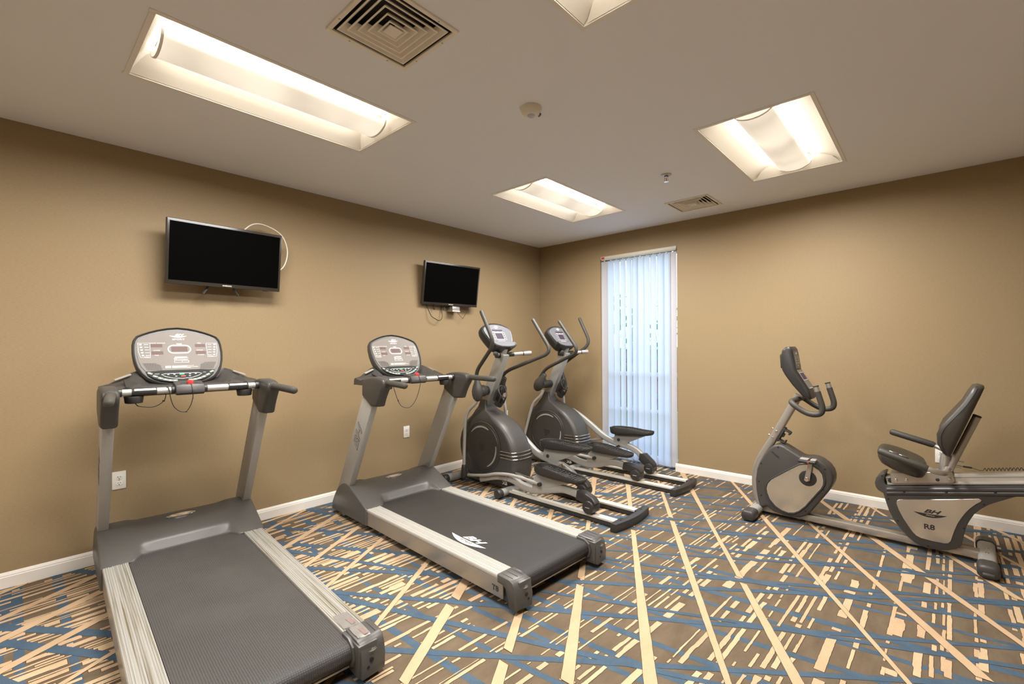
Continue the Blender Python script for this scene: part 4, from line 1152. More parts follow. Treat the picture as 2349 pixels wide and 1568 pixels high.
    # mast, console, bottle cage, pulse bar
    bm = new()
    ax = V(.44, 0, .898); sd = V(.898, 0, -.44); a, b = V(-1.675, 0, .80), V(-1.418, 0, 1.325)
    w1, w2, hy = .058, .052, .040
    hexa(bm, [a-sd*w1-V(0, hy, 0), a+sd*w1-V(0, hy, 0), a+sd*w1+V(0, hy, 0), a-sd*w1+V(0, hy, 0), b-sd*w2-V(0, hy, 0), b+sd*w2-V(0, hy, 0), b+sd*w2+V(0, hy, 0), b-sd*w2+V(0, hy, 0)], bev=.008)
    obj('mast', bm, 'silver', t)
    P0, v = V(-1.392, 0, 1.350), V(-.529, 0, .848); u = V(0, 1, 0); nrm = u.cross(v)
    half = [(0, .004), (.06, .006), (.105, .016), (.135, .045), (.155, .085), (.178, .135), (.196, .190), (.203, .225), (.200, .252), (.182, .274), (.150, .292), (.10, .310), (.05, .319), (0, .322)]
    cyv = .16
    outl = half+[(-a_, b_) for a_, b_ in half[-2:0:-1]]
    def rg(k, d): return [P0+u*(a_*k)+v*(cyv+(b_-cyv)*k)+nrm*d for a_, b_ in outl]
    bm = new(); loft(bm, [rg(.70, -.105), rg(.86, -.090), rg(.965, -.060), rg(1.0, -.020), rg(.99, 0), rg(.965, .006), rg(.93, .002)])
    con = obj('console', bm, 'darker', t, ang=50)
    fp = [(-.128, .085), (.128, .085), (.160, .140), (.180, .195), (.184, .226), (.178, .246), (.160, .262), (.10, .286), (.05, .297), (0, .300), (-.05, .297), (-.10, .286), (-.160, .262), (-.178, .246), (-.184, .226), (-.180, .195), (-.160, .140)]
    bm = new(); loft(bm, [[P0+u*a_+v*b_+nrm*d for a_, b_ in fp] for d in (.003, .0078)]); obj('overlay_panel', bm, 'faceE', con, smooth=False, label='blue grey overlay panel')
    L = .0086
    bm = new(); logo(bm, P0+v*.272, u, v, .078, 0, 1, lift=L); put_text(bm, 'SPORT', P0+v*.250, u, v, .009, sx=1.4, lift=L)
    ring2(bm, [(a_, b_) for a_, b_ in ((-.088, .120), (.088, .120), (.088, .208), (-.088, .208))][::1], .002, P0, u, v, L)
    for xx in (-.055, 0, .055): rect2(bm, xx-.016, .212, xx+.016, .2155, P0, u, v, L)
    for yy in (.136, .160, .184):
        rect2(bm, .058, yy-.0015, .080, yy, P0, u, v, L); rect2(bm, -.080, yy-.0015, -.058, yy, P0, u, v, L)
    rect2(bm, -.05, .104, .05, .108, P0, u, v, L)
    obj('overlay_print', bm, ['print', 'faceE'], con, smooth=False, label='white printed markings')
    bm = new(); rect2(bm, -.050, .130, .050, .198, P0, u, v, L); rect2(bm, -.072, .222, .072, .240, P0, u, v, L)
    obj('display_window', bm, 'lcdE', con, smooth=False, label='dark display windows')
    bm = new(); ring2(bm, [(-.052, .128), (.052, .128), (.052, .200), (-.052, .200)], -.003, P0, u, v, L); obj('display_frame', bm, 'print', con, smooth=False)
    bm = new()   # reading ledge
    lp = [(-.150, .090), (-.165, .066), (-.150, .030), (-.09, .004), (0, -.002), (.09, .004), (.150, .030), (.165, .066), (.150, .090)]
    loft(bm, [[P0+u*a_*.92+v*b_-nrm*.04 for a_, b_ in lp], [P0+u*a_*.98+v*b_+nrm*.012 for a_, b_ in lp], [P0+u*a_+v*(b_*.9+.008)+nrm*(.052-.30*(b_-.004)) for a_, b_ in lp], [P0+u*a_*.95+v*(b_*.86+.012)+nrm*(.050-.32*(b_-.004)) for a_, b_ in lp]])
    obj('ledge', bm, 'darker', con, ang=45)
    bm = new(); loft(bm, [[P0+u*a_*.86+v*(b_*.80+.017)+nrm*(.050-.32*(b_-.004)+d) for a_, b_ in lp] for d in (0, .003)]); obj('keypad', bm, 'faceE', con)
    bm = new(); cyl(bm, b-ax*.02, b+ax*.05, .030, n=16); obj('console_neck', bm, 'silver', t)
    # V-shaped pulse bar: each half points back and outwards
    bm = new(); c0 = V(-1.462, 0, 1.300)
    box(bm, c0+V(.005, 0, .0), (.085, .10, .05), bev=.012); obj('bar_clamp', bm, 'darker', t)
    for s in (-1, 1):
        d = V(.62, s*.78, .060).normalized(); st = c0+V(.0, s*.020, .004)
        bm = new(); tube(bm, [st, st+d*.30], .0185, n=14, round_ends=False); hb = obj('pulse_bar', bm, 'silverL', t)
        bm = new(); cyl(bm, st+d*.035, st+d*.125, .022, n=16, bev=.003); obj('pulse_sleeve', bm, 'darker', hb)
        bm = new(); cyl(bm, st+d*.215, st+d*.222, .0225, n=16); obj('pulse_ring', bm, 'darker', hb)
        bm = new(); cyl(bm, st+d*.224, st+d*.302, .0215, n=16, bev=.006); obj('pulse_tip', bm, 'silverL' if s > 0 else 'darker', hb)
    # bottle cage on the rear of the mast
    bm = new(); c = V(-1.510, 0, .905); e1, e2 = sd, V(0, 1, 0)
    def cage(h, r, f=1.0): return [c+ax*(h+.045*math.cos(a_)*-1*f)+sd*(.052+r*math.cos(a_))+e2*(r*1.08*math.sin(a_)) for a_ in [2*PI*i/20 for i in range(20)]]
    R, fs = grid(bm, [cage(-.085, .040, .2), cage(-.060, .044, .3), cage(-.030, .046, .45)], closeU=True); bm.faces.new(R[0])
    bmesh.ops.solidify(bm, geom=bm.faces[:], thickness=.003)
    tube(bm, cage(.065, .047, .9), .006, n=8, closed=True, round_ends=False)
    for a_ in (0.9, 2.2, PI, 4.08, 5.4):
        tube(bm, [c+ax*(-.05)+sd*(.052+.046*math.cos(a_))+e2*(.049*math.sin(a_)), c+ax*(.065-.04*math.cos(a_))+sd*(.052+.047*math.cos(a_))+e2*(.050*math.sin(a_))], .0085, n=8)
    box(bm, c+sd*.0, (.02, .07, .12), rot=Matrix.Rotation(math.atan2(.44, .898), 3, 'Y'), bev=.004)
    obj('bottle_cage', bm, 'darker', t)
    # swing arms on a shared axle
    bm = new(); cyl(bm, (-1.615, -.20, .945), (-1.615, .20, .945), .045, n=20); obj('pivot_axle', bm, 'darker', t)
    for s, A in ((-1, armA), (1, armB)):
        upper, lower = A['upper'], A['lower']
        bm = new(); P = fillet([V(x, s*y, z) for x, y, z in upper], [0, .09, .11, .12, 0] if len(upper) == 5 else .1, 8)
        tube(bm, P, .0185, n=14); obj('swing_handle', bm, 'grip', t)
        px, pz = A['pivot']; y = s*.182
        dirv = (V(upper[1][0], 0, upper[1][2])-V(upper[0][0], 0, upper[0][2])).normalized()
        base = V(px, y, pz); bm = new()
        lathe(bm, [(.022, .140), (.027, .135), (.036, .09), (.055, .045), (.066, .0), (.063, -.038), (.048, -.075), (.027, -.096), (.018, -.098)], n=24)
        for v_ in bm.verts: v_.co.y *= .72
        xf(bm, frame_m(base, V(0, 1, 0).cross(dirv)*1.0, V(0, 1, 0), dirv))
        obj('pivot_cover', bm, 'shell', t, ang=60)
        bm = new(); cyl(bm, base, (px, s*.075, pz), .058, n=24, bev=.026); obj('pivot_boss', bm, 'shell', t)
        bm = new(); tube(bm, catmull([V(x, s*yy, z) for x, yy, z in lower], 8), .0165, n=14, round_ends=False); obj('swing_tube', bm, 'silverL', t)
        jx, jy, jz = lower[-1]; bm = new()
        lathe(bm, [(.018, .055), (.023, .045), (.030, .0), (.034, -.04), (.030, -.072), (.016, -.085)], c=(jx, s*jy, jz), n=16)
        obj('link_joint', bm, 'darker', t)
    # pedal linkages
    for s, Q in ((-1, near), (1, far)):
        y = s*.160
        bm = new(); sweep(bm, catmull([V(x, y, z) for x, z in Q['arm']], 8), rrect(.045, .066, .014), up=(0, 0, 1)); pa = obj('pedal_arm', bm, 'silver', t)
        if s < 0:
            bm = new(); i0, i1 = Q['arm'][1], Q['arm'][2]; uu = V(i1[0]-i0[0], 0, i1[1]-i0[1]).normalized()
            put_text(bm, 'BH', V(Q['mark'][0], y-.0232, Q['mark'][1]), uu, V(-uu.z, 0, uu.x), .062, shear=.3, bold=.02, sx=1.5, lift=.0008)
            put_text(bm, 'BH', V(Q['mark'][0], y-.0232, Q['mark'][1]), uu, V(-uu.z, 0, uu.x), .062, shear=.3, bold=-.006, sx=1.5, lift=.0014, mi=1)
            obj('arm_emblem', bm, ['printd', 'silver'], pa, smooth=False)
        bm = new(); tube(bm, catmull([V(x, s*.195, z) for x, z in Q['rod']], 8), .0150, n=12); rod = obj('link_rod', bm, 'silverL', t)
        rx, rz = Q['rod'][-1]; bm = new(); cyl(bm, (rx, s*.13, rz), (rx, s*.214, rz), .017, n=16, bev=.003); obj('rod_pin', bm, 'darker', rod)
        # support wedge and footplate
        bm = new(); prism(bm, Q['wedge'], y-.024, y+.024, axis='y', bev=.006); obj('pedal_support', bm, 'silver', t)
        (xa, za), (xb, zb) = Q['pedal']; yc = s*.168; hw = .078
        Lp = math.hypot(xb-xa, zb-za); e = V((xb-xa)/Lp, 0, (zb-za)/Lp); nn = V(-e.z, 0, e.x)
        fo = [(0, -.55), (.03, -.85), (.09, -1), (.22, -1.0), (.36, -.98), (.455, -.86), (.495, -.62), (.51, -.2), (.51, .2), (.495, .62), (.455, .86), (.36, .98), (.22, 1.0), (.09, 1), (.03, .85), (0, .55)]
        k = Lp/.51
        def pr(kk, h):
            r = []
            for a_, b_ in fo:
                q = 1-a_/.51
                lift = .030*smooth01(q*1.5-.15)          # raised lip at the front
                hh = h+lift*(1 if h > 0 else -.15)
                r.append(V(xa, yc, za)+e*((.255+(a_-.255)*kk)*k)+V(0, hw*b_*kk, 0)+nn*hh)
            return r
        bm = new(); loft(bm, [pr(.80, -.030), pr(.93, -.024), pr(.99, -.008), pr(1.0, .008), pr(.985, .014), pr(.945, .012), pr(.925, .000), pr(.90, -.004)]); pd = obj('pedal', bm, 'rubber', t, ang=45)
        bm = new()
        for i in range(13):
            for j in range(5):
                if i < 3 and abs(j-2) == 2: continue
                px_ = (.10+.030*i)*k; yy = (j-2)*.026+(.006 if i % 2 else -.006)
                lift = 0
                b0 = V(xa, yc, za)+e*px_+V(0, yy, 0)+nn*(-.004)
                b0 += nn*(.030*smooth01((1-px_/Lp)*1.5-.15))
                lathe(bm, [(.0085, 0), (.0075, .004), (.004, .0055)], c=b0, n=8)
        obj('pedal_tread', bm, 'dark', pd, kind='stuff')
        # end fork and roller
        rx, rz = Q['roller']; ex, ez = Q['arm'][-1]
        bm = new(); fk = [(ex-.028, ez+.038), (ex+.030, ez+.042), (rx+.030, rz+.075), (rx+.060, rz+.040), (rx+.030, rz+.0), (rx-.045, rz+.015), (ex-.040, ez-.032)]
        prism(bm, fk, y-.036, y+.036, axis='y', bev=.010); fko = obj('end_fork', bm, 'darker', t)
        bm = new(); cyl(bm, (rx, y-.055, rz), (rx, y+.055, rz), min(.056, rz-.050 if False else .052), n=26, bev=.008); ro = obj('roller', bm, 'darker', t)
        bm = new(); box(bm, (rx, y-.0555, rz), (.042, .002, .006), bev=.0008, seg=1); obj('roller_slot', bm, 'silver', ro)
        bm = new(); box(bm, (-1.02+(.12 if s > 0 else 0), s*.105, .19 if s < 0 else .23), (.30, .024, .034), rot=Matrix.Rotation(math.radians(6 if s < 0 else -32), 3, 'Y'), bev=.006); obj('crank_arm', bm, 'chrome', t)
    return t

lowA = [(-1.598, .182, .880), (-1.640, .186, .820), (-1.725, .195, .745), (-1.762, .205, .650), (-1.768, .212, .480), (-1.770, .218, .300), (-1.768, .222, .150)]
lowB = [(-1.598, .182, .880), (-1.592, .186, .800), (-1.585, .192, .720), (-1.600, .200, .620), (-1.640, .208, .470), (-1.690, .214, .300), (-1.720, .218, .170)]
fwdArm = dict(upper=[(-1.618, .182, 1.02), (-1.622, .180, 1.145), (-1.258, .285, 1.415), (-1.418, .295, 1.716)], lower=lowA, pivot=(-1.606, .948))
bckArm = dict(upper=[(-1.655, .182, 1.02), (-1.575, .180, 1.128), (-1.035, .285, 1.330), (-1.283, .295, 1.655)], lower=lowB, pivot=(-1.66, .955))
lowC = [(-1.606, .182, .880), (-1.640, .186, .815), (-1.740, .195, .720), (-1.790, .205, .590), (-1.835, .212, .440), (-1.870, .218, .300), (-1.880, .222, .160)]
E1near = dict(arm=[(-1.58, .085), (-1.36, .150), (-1.16, .160), (-1.03, .128), (-.89, .118), (-.735, .153), (-.58, .192), (-.47, .190), (-.385, .178)], mark=(-1.26, .155), rod=[(-1.775, .092), (-1.51, .137), (-1.335, .184), (-1.149, .208), (-.952, .205), (-.80, .192)],
              wedge=[(-.90, .135), (-.70, .175), (-.42, .292), (-.80, .300), (-.88, .24)], pedal=[(-.852, .320), (-.345, .300)], roller=(-.295, .112))
E1far = dict(arm=[(-1.46, .575), (-1.38, .535), (-1.25, .435), (-1.115, .350), (-.95, .312), (-.83, .285), (-.74, .248), (-.665, .195)], mark=(0, 0), rod=[(-1.70, .150), (-1.45, .250), (-1.2, .335), (-.975, .352)],
             wedge=[(-1.04, .335), (-.87, .292), (-.84, .330), (-.56, .452), (-1.02, .425)], pedal=[(-1.065, .452), (-.510, .478)], roller=(-.578, .112))
E2near = dict(arm=[(-1.62, .085), (-1.45, .150), (-1.27, .165), (-1.13, .133), (-1.0, .120), (-.88, .140), (-.77, .178), (-.66, .190), (-.55, .172)], mark=(-1.38, .158), rod=[(-1.87, .10), (-1.6, .150), (-1.4, .190), (-1.25, .212), (-1.08, .210), (-.915, .205)],
              wedge=[(-1.02, .135), (-.82, .178), (-.56, .287), (-.92, .300), (-1.0, .24)], pedal=[(-.985, .318), (-.480, .296)], roller=(-.440, .112))
E2far = dict(arm=[(-1.44, .620), (-1.32, .565), (-1.164, .470), (-1.032, .385), (-.915, .336), (-.80, .312), (-.70, .300), (-.61, .268), (-.535, .212)], mark=(0, 0), rod=[(-1.68, .13), (-1.45, .215), (-1.233, .286), (-1.0, .345), (-.812, .362)],
             wedge=[(-.88, .325), (-.71, .305), (-.70, .345), (-.46, .458), (-.86, .425)], pedal=[(-.912, .448), (-.420, .478)], roller=(-.455, .112))
elliptical('grey elliptical trainer beside the second treadmill, its near hand grip swung forward', (2.285, -1.675, 0), (0, 0, math.radians(-1.0)), fwdArm, bckArm, E1near, E1far)
elliptical('grey elliptical trainer in the corner, right in front of the window blind', (2.275, -.595, 0), (0, 0, 0), dict(bckArm, lower=lowC), dict(fwdArm, lower=lowB), E2near, E2far)

# ------------------------------------------------------------------ recumbent bike
def recumbent():
    t = thing('recumbent_bike', 'grey recumbent exercise bike with black seat along the right wall', 'exercise bike', (3.6, -.775, 0), (0, 0, math.radians(-2.2)))
    # floor beam and feet
    bm = new(); box(bm, (0, 0, .051), (1.36, .074, .048), bev=.004); obj('floor_beam', bm, 'steel', t)
    for x in (-.665, .655):
        bm = new(); sweep(bm, [V(x, -.20, .050), V(x, .20, .050)], rrect(.085, .062, .026), up=(0, 0, 1)); ft = obj('stabilizer', bm, 'silver', t)
        for s in (-1, 1):
            bm = new(); sweep(bm, [V(x, s*.195, .048), V(x, s*.285, .046), V(x, s*.297, .046), V(x, s*.303, .046)], rrect(.100, .080, .030), up=(0, 0, 1), scale=[1, 1, .9, .7]); fc = obj('foot_cap', bm, 'dark', ft)
            if x > 0:
                bm = new(); cyl(bm, (x-.026, s*.297, .030), (x+.026, s*.297, .030), .016, n=14, bev=.003); obj('transport_wheel', bm, 'rubber', ft)
            bm = new(); cyl(bm, (x, s*.05, .080), (x, s*.05, .086), .009, n=12, bev=.002); obj('foot_bolt', bm, 'chrome', ft)
    # curved front tube rising to the console
    bm = new(); path = catmull([(-.640, 0, .050), (-.680, 0, .150), (-.690, 0, .260), (-.682, 0, .350), (-.655, 0, .440), (-.610, 0, .530), (-.545, 0, .650), (-.470, 0, .800), (-.400, 0, .940), (-.375, 0, .995)], 8)
    sweep(bm, path, rrect(.062, .058, .022, 4), up=(1, 0, 0)); obj('front_post', bm, 'steel', t)
    for (x, z) in ((-.527, .692), (-.553, .637)):
        bm = new(); cyl(bm, (x, -.030, z), (x, -.040, z), .009, n=12, bev=.002); cyl(bm, (x-.028, 0, z+.012), (x-.040, 0, z+.018), .008, n=12, bev=.002); obj('post_bolt', bm, 'chrome', t)
    bm = new()
    d = V(.075, 0, .15).normalized(); n_ = V(.894, 0, -.447)
    c = V(-.497, 0, .668); rot = Matrix.Rotation(math.atan2(.075, .15), 3, 'Y')
    box(bm, c, (.016, .055, .125), rot=rot, bev=.003)
    for k in (-1, 1):
        e = c+d*.048*k
        box(bm, e+n_*.022, (.052, .055, .012), rot=rot, bev=.003); box(bm, e+n_*.048-d*.008*k, (.012, .055, .024), rot=rot, bev=.003)
    box(bm, c+n_*.012, (.02, .030, .03), rot=rot, bev=.003)
    obj('bottle_bracket', bm, 'rubber', t)
    # drive housing
    out = [(-.640, .060), (-.655, .120), (-.668, .200), (-.672, .285), (-.662, .370), (-.642, .430), (-.608, .495), (-.570, .552), (-.545, .578), (-.518, .592), (-.490, .596), (-.462, .588), (-.356, .528), (-.330, .520), (-.290, .527), (-.250, .526), (-.215, .512), (-.175, .482), (-.150, .445), (-.140, .405), (-.142, .360), (-.158, .315), (-.196, .250), (-.240, .180), (-.286, .108), (-.318, .072), (-.355, .052), (-.410, .042), (-.480, .042), (-.540, .052), (-.590, .082)]
    bm = new(); prism(bm, out, -.078, .078, axis='y', bev=.016, seg=3); dh = obj('drive_housing', bm, 'shell', t, ang=40)
    pan = [(-.319, .471), (-.356, .458), (-.450, .388), (-.552, .308), (-.578, .270), (-.586, .232), (-.580, .195), (-.562, .150), (-.519, .104), (-.475, .083), (-.432, .076), (-.395, .084), (-.363, .105), (-.321, .151), (-.270, .228), (-.219, .304), (-.204, .335), (-.201, .370), (-.208, .415), (-.228, .444), (-.258, .462), (-.288, .472)]
    for s in (-1, 1):
        # raised collar around the panel, then the panel itself
        bm = new(); cxp, czp = -.39, .28
        inner = pan; outer = [(cxp+(x-cxp)*1.10+.0, czp+(z-czp)*1.09) for x, z in pan]
        rows = []
        for pts, y in ((outer, .076), (outer, .082), ([(cxp+(x-cxp)*1.06, czp+(z-czp)*1.05) for x, z in pan], .088), ([(cxp+(x-cxp)*1.015, czp+(z-czp)*1.012) for x, z in pan], .087), (inner, .080)):
            rows.append([(x, s*y, z) for x, z in pts])
        grid(bm, rows, closeU=True); bmesh.ops.recalc_face_normals(bm, faces=bm.faces); obj('panel_collar', bm, 'dark', dh, ang=45)
        bm = new(); prism(bm, inner, s*.078, s*.0845, axis='y'); pn = obj('side_panel', bm, 'panel', dh, smooth=False)
        bm = new(); ring2(bm, [(x, z) if s < 0 else (-x, z) for x, z in (inner if s > 0 else inner[::-1])][::-1 if s < 0 else 1], .003, (0, s*.0846, 0), (-s, 0, 0), (0, 0, 1), .0006); obj('panel_edge', bm, 'alu2', dh, smooth=False)
        bm = new(); lathe(bm, [(.058, 0), (.058, s*.006), (.048, s*.009), (.02, s*.009)], c=(-.300, s*.083, .368), n=32, axis='y'); obj('hub_cover', bm, 'darker', dh)
        for x, z in ((-.503, .575), (-.628, .425), (-.645, .275), (-.628, .165), (-.338, .498), (-.190, .455), (-.200, .300), (-.318, .112)):
            bm = new(); cyl(bm, (x, s*.070, z), (x, s*.0795, z), .006, n=10); obj('screw_recess', bm, 'black', dh)
        bm = new(); sweep(bm, [V(-.545, s*.078, .535), V(-.500, s*.078, .497)], rrect(.010, .010, .004)); obj('vent_slot', bm, 'darker', dh)
    # crank and pedals
    bm = new(); cyl(bm, (-.300, -.13, .368), (-.300, .13, .368), .016, n=16, bev=.003); obj('crank_axle', bm, 'chrome', t)
    for s in (-1, 1):
        y = s*.112; e = V(.030, 0, .150)*(1 if s < 0 else -1)
        bm = new(); a = V(-.300, y, .368); hexa(bm, [a+V(-.019, -.009, -.012), a+V(.019, -.009, -.012), a+V(.019, .009, -.012), a+V(-.019, .009, -.012), a+e+V(-.013, -.009, .01), a+e+V(.013, -.009, .01), a+e+V(.013, .009, .01), a+e+V(-.013, .009, .01)], bev=.003); obj('crank_arm', bm, 'steel', t)
        pc = a+e+V(0, s*.062, 0)
        bm = new(); box(bm, pc+V(-.01, 0, .0), (.118, .082, .024), bev=.009, seg=3); pdl = obj('pedal', bm, 'darker', t)
        bm = new(); box(bm, pc+V(-.03, 0, .016), (.055, .06, .010), bev=.004); box(bm, pc+V(.028, 0, .016), (.036, .06, .010), bev=.004); obj('pedal_plate', bm, 'silverL', pdl)
        bm = new(); cyl(bm, a+e+V(0, -.012, 0), a+e+V(0, .020, 0), .014, n=14, bev=.003); obj('pedal_axle', bm, 'rubber', t)
        bm = new(); cyl(bm, pc+V(.0, s*.041, .0), pc+V(0, s*.045, 0), .006, n=10); obj('pedal_reflector', bm, 'red', pdl)
    # console with two-angled face
    side = [(-.478, 1.300), (-.470, 1.345), (-.445, 1.372), (-.415, 1.374), (-.400, 1.352), (-.398, 1.340), (-.375, 1.195), (-.285, 1.040), (-.272, .985), (-.285, .968), (-.330, .990), (-.400, 1.075), (-.450, 1.150), (-.470, 1.190)]
    bm = new(); prism(bm, side, -.098, .098, axis='y', bev=.018, seg=3); con = obj('console', bm, 'darker', t, ang=45)
    bm = new(); prism(bm, [(-.490, 1.315), (-.494, 1.300), (-.488, 1.205), (-.476, 1.198), (-.470, 1.31)], -.055, .055, axis='y', bev=.005); obj('rear_cover', bm, 'rubber', con)
    u, v1 = V(0, 1, 0), V(-.023, 0, .145).normalized(); o1 = V(-.3865, 0, 1.268)
    v2 = V(-.090, 0, .155).normalized(); o2 = V(-.330, 0, 1.1175)
    bm = new(); rect2(bm, -.078, -.065, .078, .070, o1, u, v1, .002); rect2(bm, -.078, -.080, .078, .084, o2, u, v2, .002); obj('overlay_panel', bm, 'face', con, smooth=False, label='grey overlay panels')
    bm = new(); logo(bm, o1+v1*.052, u, v1, .055, 0, None, lift=.003); ring2(bm, [(-.055, -.030), (.055, -.030), (.055, .032), (-.055, .032)], .0018, o1, u, v1, .003)
    for i in range(3):
        for j in (-1, 1): rect2(bm, j*.030-.012, -.018+.018*i-.004, j*.030+.012, -.018+.018*i, o1, u, v1, .003)
    rect2(bm, -.008, -.048, .008, -.040, o1, u, v1, .003)
    ring2(bm, [(-.055, -.005), (.055, -.005), (.055, .062), (-.055, .062)], .004, o2, u, v2, .003); rect2(bm, -.050, -.076, .050, -.072, o2, u, v2, .003)
    obj('overlay_print', bm, 'print', con, smooth=False)
    bm = new(); rect2(bm, -.049, .001, .049, .056, o2, u, v2, .0028); obj('display_window', bm, 'lcdE', con, smooth=False)
    bm = new(); box(bm, o2-v2*.030, (.026, .060, .003), rot=frame_m((0, 0, 0), V(-v2.x, 0, -v2.z)*-1, u).to_3x3() if False else Matrix.Rotation(math.radians(60), 3, 'Y'), bev=.001, seg=1); obj('key_plate', bm, 'silverL', con)
    # looped handlebar
    for s in (-1, 1):
        up = -s*0
        P = [V(-.372, 0, .965), V(-.378, s*.10, .962), V(-.392, s*.200, .955), V(-.270, s*.205, .868), V(-.165, s*.205, .885), V(-.210, s*.205, 1.045)]
        bm = new(); tube(bm, fillet(P, [0, .06, .06, .08, .10, 0], 8), .0205, n=14, round_ends=False); hb = obj('handlebar', bm, 'grip', t)
        e = (P[-1]-P[-2]).normalized(); bm = new(); cyl(bm, P[-1]-e*.004, P[-1]+e*.036, .0185, n=16); obj('bar_end', bm, 'steel', hb)
        bm = new(); cyl(bm, P[-1]+e*.036, P[-1]+e*.044, .0205, n=16, bev=.003); obj('bar_plug', bm, 'rubber', hb)
    # rear column: sloping box rail carried on a moulded fairing
    sl = (.600-.463)/(.809-.153)
    def zr(x): return .463+(x-.153)*sl
    x_end = 1.22
    fa = [(.156, .494), (.130, .478), (.110, .448), (.103, .415), (.108, .388), (.122, .366), (.150, .350), (.164, .294), (.182, .232), (.206, .176), (.240, .128), (.282, .081), (.310, .058), (.345, .040), (.380, .034), (.430, .040), (.480, .053), (.515, .070), (.540, .100), (.548, .145), (.556, .195), (.564, .232), (.578, .270), (.598, .315), (.625, .352), (.662, .390), (.712, .424), (.760, .455), (.815, .488), (.90, .525), (1.05, .565), (x_end, .605)]
    top = [(x_end, zr(x_end)-.062), (.185, .408), (.166, .412), (.158, .425), (.156, .445), (.160, .470), (.166, .492)]
    bm = new(); prism(bm, fa+top, -.074, .074, axis='y', bev=.006, seg=2); fr = obj('rear_fairing', bm, 'shell', t, ang=40)
    for s in (-1, 1):
        bm = new(); rows = []
        for dz, dy in ((-.072, .074), (-.080, .082), (-.090, .083), (-.098, .078), (-.106, .083), (-.118, .082), (-.126, .074)):
            rows.append([(x, s*dy, zr(x)+dz) for x in (.170, .4, .7, x_end)])
        grid(bm, rows); bmesh.ops.recalc_face_normals(bm, faces=bm.faces); obj('fairing_ridge', bm, 'dark', fr)
        for x in (.262, .470, .690):
            bm = new(); cyl(bm, (x, s*.076, zr(x)-.098), (x, s*.0835, zr(x)-.098), .0075, n=12); obj('screw_recess', bm, 'black', fr)
        for x, z in ((.178, .318), (.228, .180), (.552, .215), (.642, .388), (.382, .052), (.145, .470)):
            bm = new(); cyl(bm, (x, s*.070, z), (x, s*.0748, z), .006, n=10); obj('screw_recess', bm, 'black', fr)
    pan = [(.238, .329), (.224, .318), (.220, .300), (.233, .256), (.256, .205), (.283, .159), (.304, .125), (.323, .106), (.345, .096), (.40, .092), (.460, .093), (.478, .099), (.490, .116), (.500, .160), (.511, .200), (.524, .242), (.541, .280), (.560, .318), (.581, .351), (.606, .382), (.628, .403), (.632, .414), (.622, .420), (.43, .372)]
    for s in (-1, 1):
        bm = new(); prism(bm, pan, s*.072, s*.0795, axis='y', bev=.0015, seg=1); pn = obj('side_panel', bm, 'panel', fr, smooth=False)
        bm = new(); sg = -s
        lw = V(.985, 0, .175) if s < 0 else V(-.985, 0, -.175); uv_ = V(-.1, 0, .995) if s < 0 else V(.1, 0, .995)
        lu = V(.999, 0, .04)*(1 if s < 0 else -1)
        vv = V(-.04, 0, .999) if s < 0 else V(.04, 0, .999)
        logo(bm, (.392, s*.0797, .266), lu, vv, .165, 0, 1, lift=.0008, sub='Fitness')
        put_text(bm, 'R8', (.388, s*.0797, .180), lu, vv, .046, bold=.025, sx=1.1, lift=.0008)
        obj('panel_print', bm, ['printd', 'panel'], fr, smooth=False, label='dark printed emblem and lettering')
    # aluminium rail and seat carriage
    bm = new(); dv = V(1, 0, sl).normalized(); nv = V(-dv.z, 0, dv.x)
    prf = [(-.050, -.056), (.050, -.056), (.050, -.046), (.042, -.040), (.042, -.016), (.050, -.010), (.050, 0), (.030, .004), (-.030, .004), (-.050, 0), (-.050, -.010), (-.042, -.016), (-.042, -.040), (-.050, -.046)]
    sweep(bm, [V(.160, 0, zr(.160)), V(x_end+.02, 0, zr(x_end+.02))], prf, up=(0, 0, 1)); rl = obj('seat_rail', bm, 'seatrail', t, smooth=False)
    bm = new(); cyl(bm, (.186, -.045, zr(.186)-.028), (.186, -.054, zr(.186)-.028), .013, n=16, bev=.002); obj('stop_bumper', bm, 'rubber', rl)
    def rp(x, d): return V(x, 0, zr(x)+d)
    for s in (-1, 1):
        bm = new(); p = [(.187, zr(.187)+.022), (.500, zr(.500)+.024), (.513, zr(.513)-.034), (.505, zr(.505)-.046), (.200, zr(.200)-.046), (.192, zr(.192)-.036)]
        prism(bm, p, s*.056, s*.063, axis='y', bev=.002, seg=1); cp = obj('carriage_plate', bm, 'steel', t)
        for k, x in enumerate((.218, .273, .429, .486)):
            bm = new(); z = zr(x)-.022+(.006 if k == 3 else 0); cyl(bm, (x, s*.062, z), (x, s*.070, z), .010, n=14, bev=.003); obj('carriage_bolt', bm, 'darker' if k == 2 else 'chrome', cp)
    bm = new(); prism(bm, [(.187, zr(.187)+.018), (.500, zr(.5)+.020), (.500, zr(.5)+.028), (.187, zr(.187)+.026)], -.063, .063, axis='y', bev=.002, seg=1); obj('carriage_top', bm, 'steel', t)
    # seat cushion
    rows = []; N = 18
    bm = new(); so = []
    for i in range(28):
        a = 2*PI*i/28
        x = .245+.128*math.copysign(abs(math.cos(a))**.75, math.cos(a)); y = .205*math.copysign(abs(math.sin(a))**.70, math.sin(a))
        if x < .2: y *= .95
        so.append((x, y))
    def sr(k, h, bow=0.0):
        r = []
        for x, y in so:
            xx, yy = .245+(x-.245)*k, y*k
            base = .600+.0*(xx-.245)+(.040*((yy/.205)**2) if bow else 0)
            tilt = -(xx-.245)*.34
            r.append((xx-(.0), yy, base+tilt+h-.030))
        return r
    loft(bm, [sr(.72, -.036), sr(.90, -.030), sr(.985, -.006), sr(1.0, .022), sr(.985, .046), sr(.93, .060), sr(.75, .062), sr(.45, .060), sr(.12, .058)])
    obj('seat', bm, 'vinyl', t, ang=80)
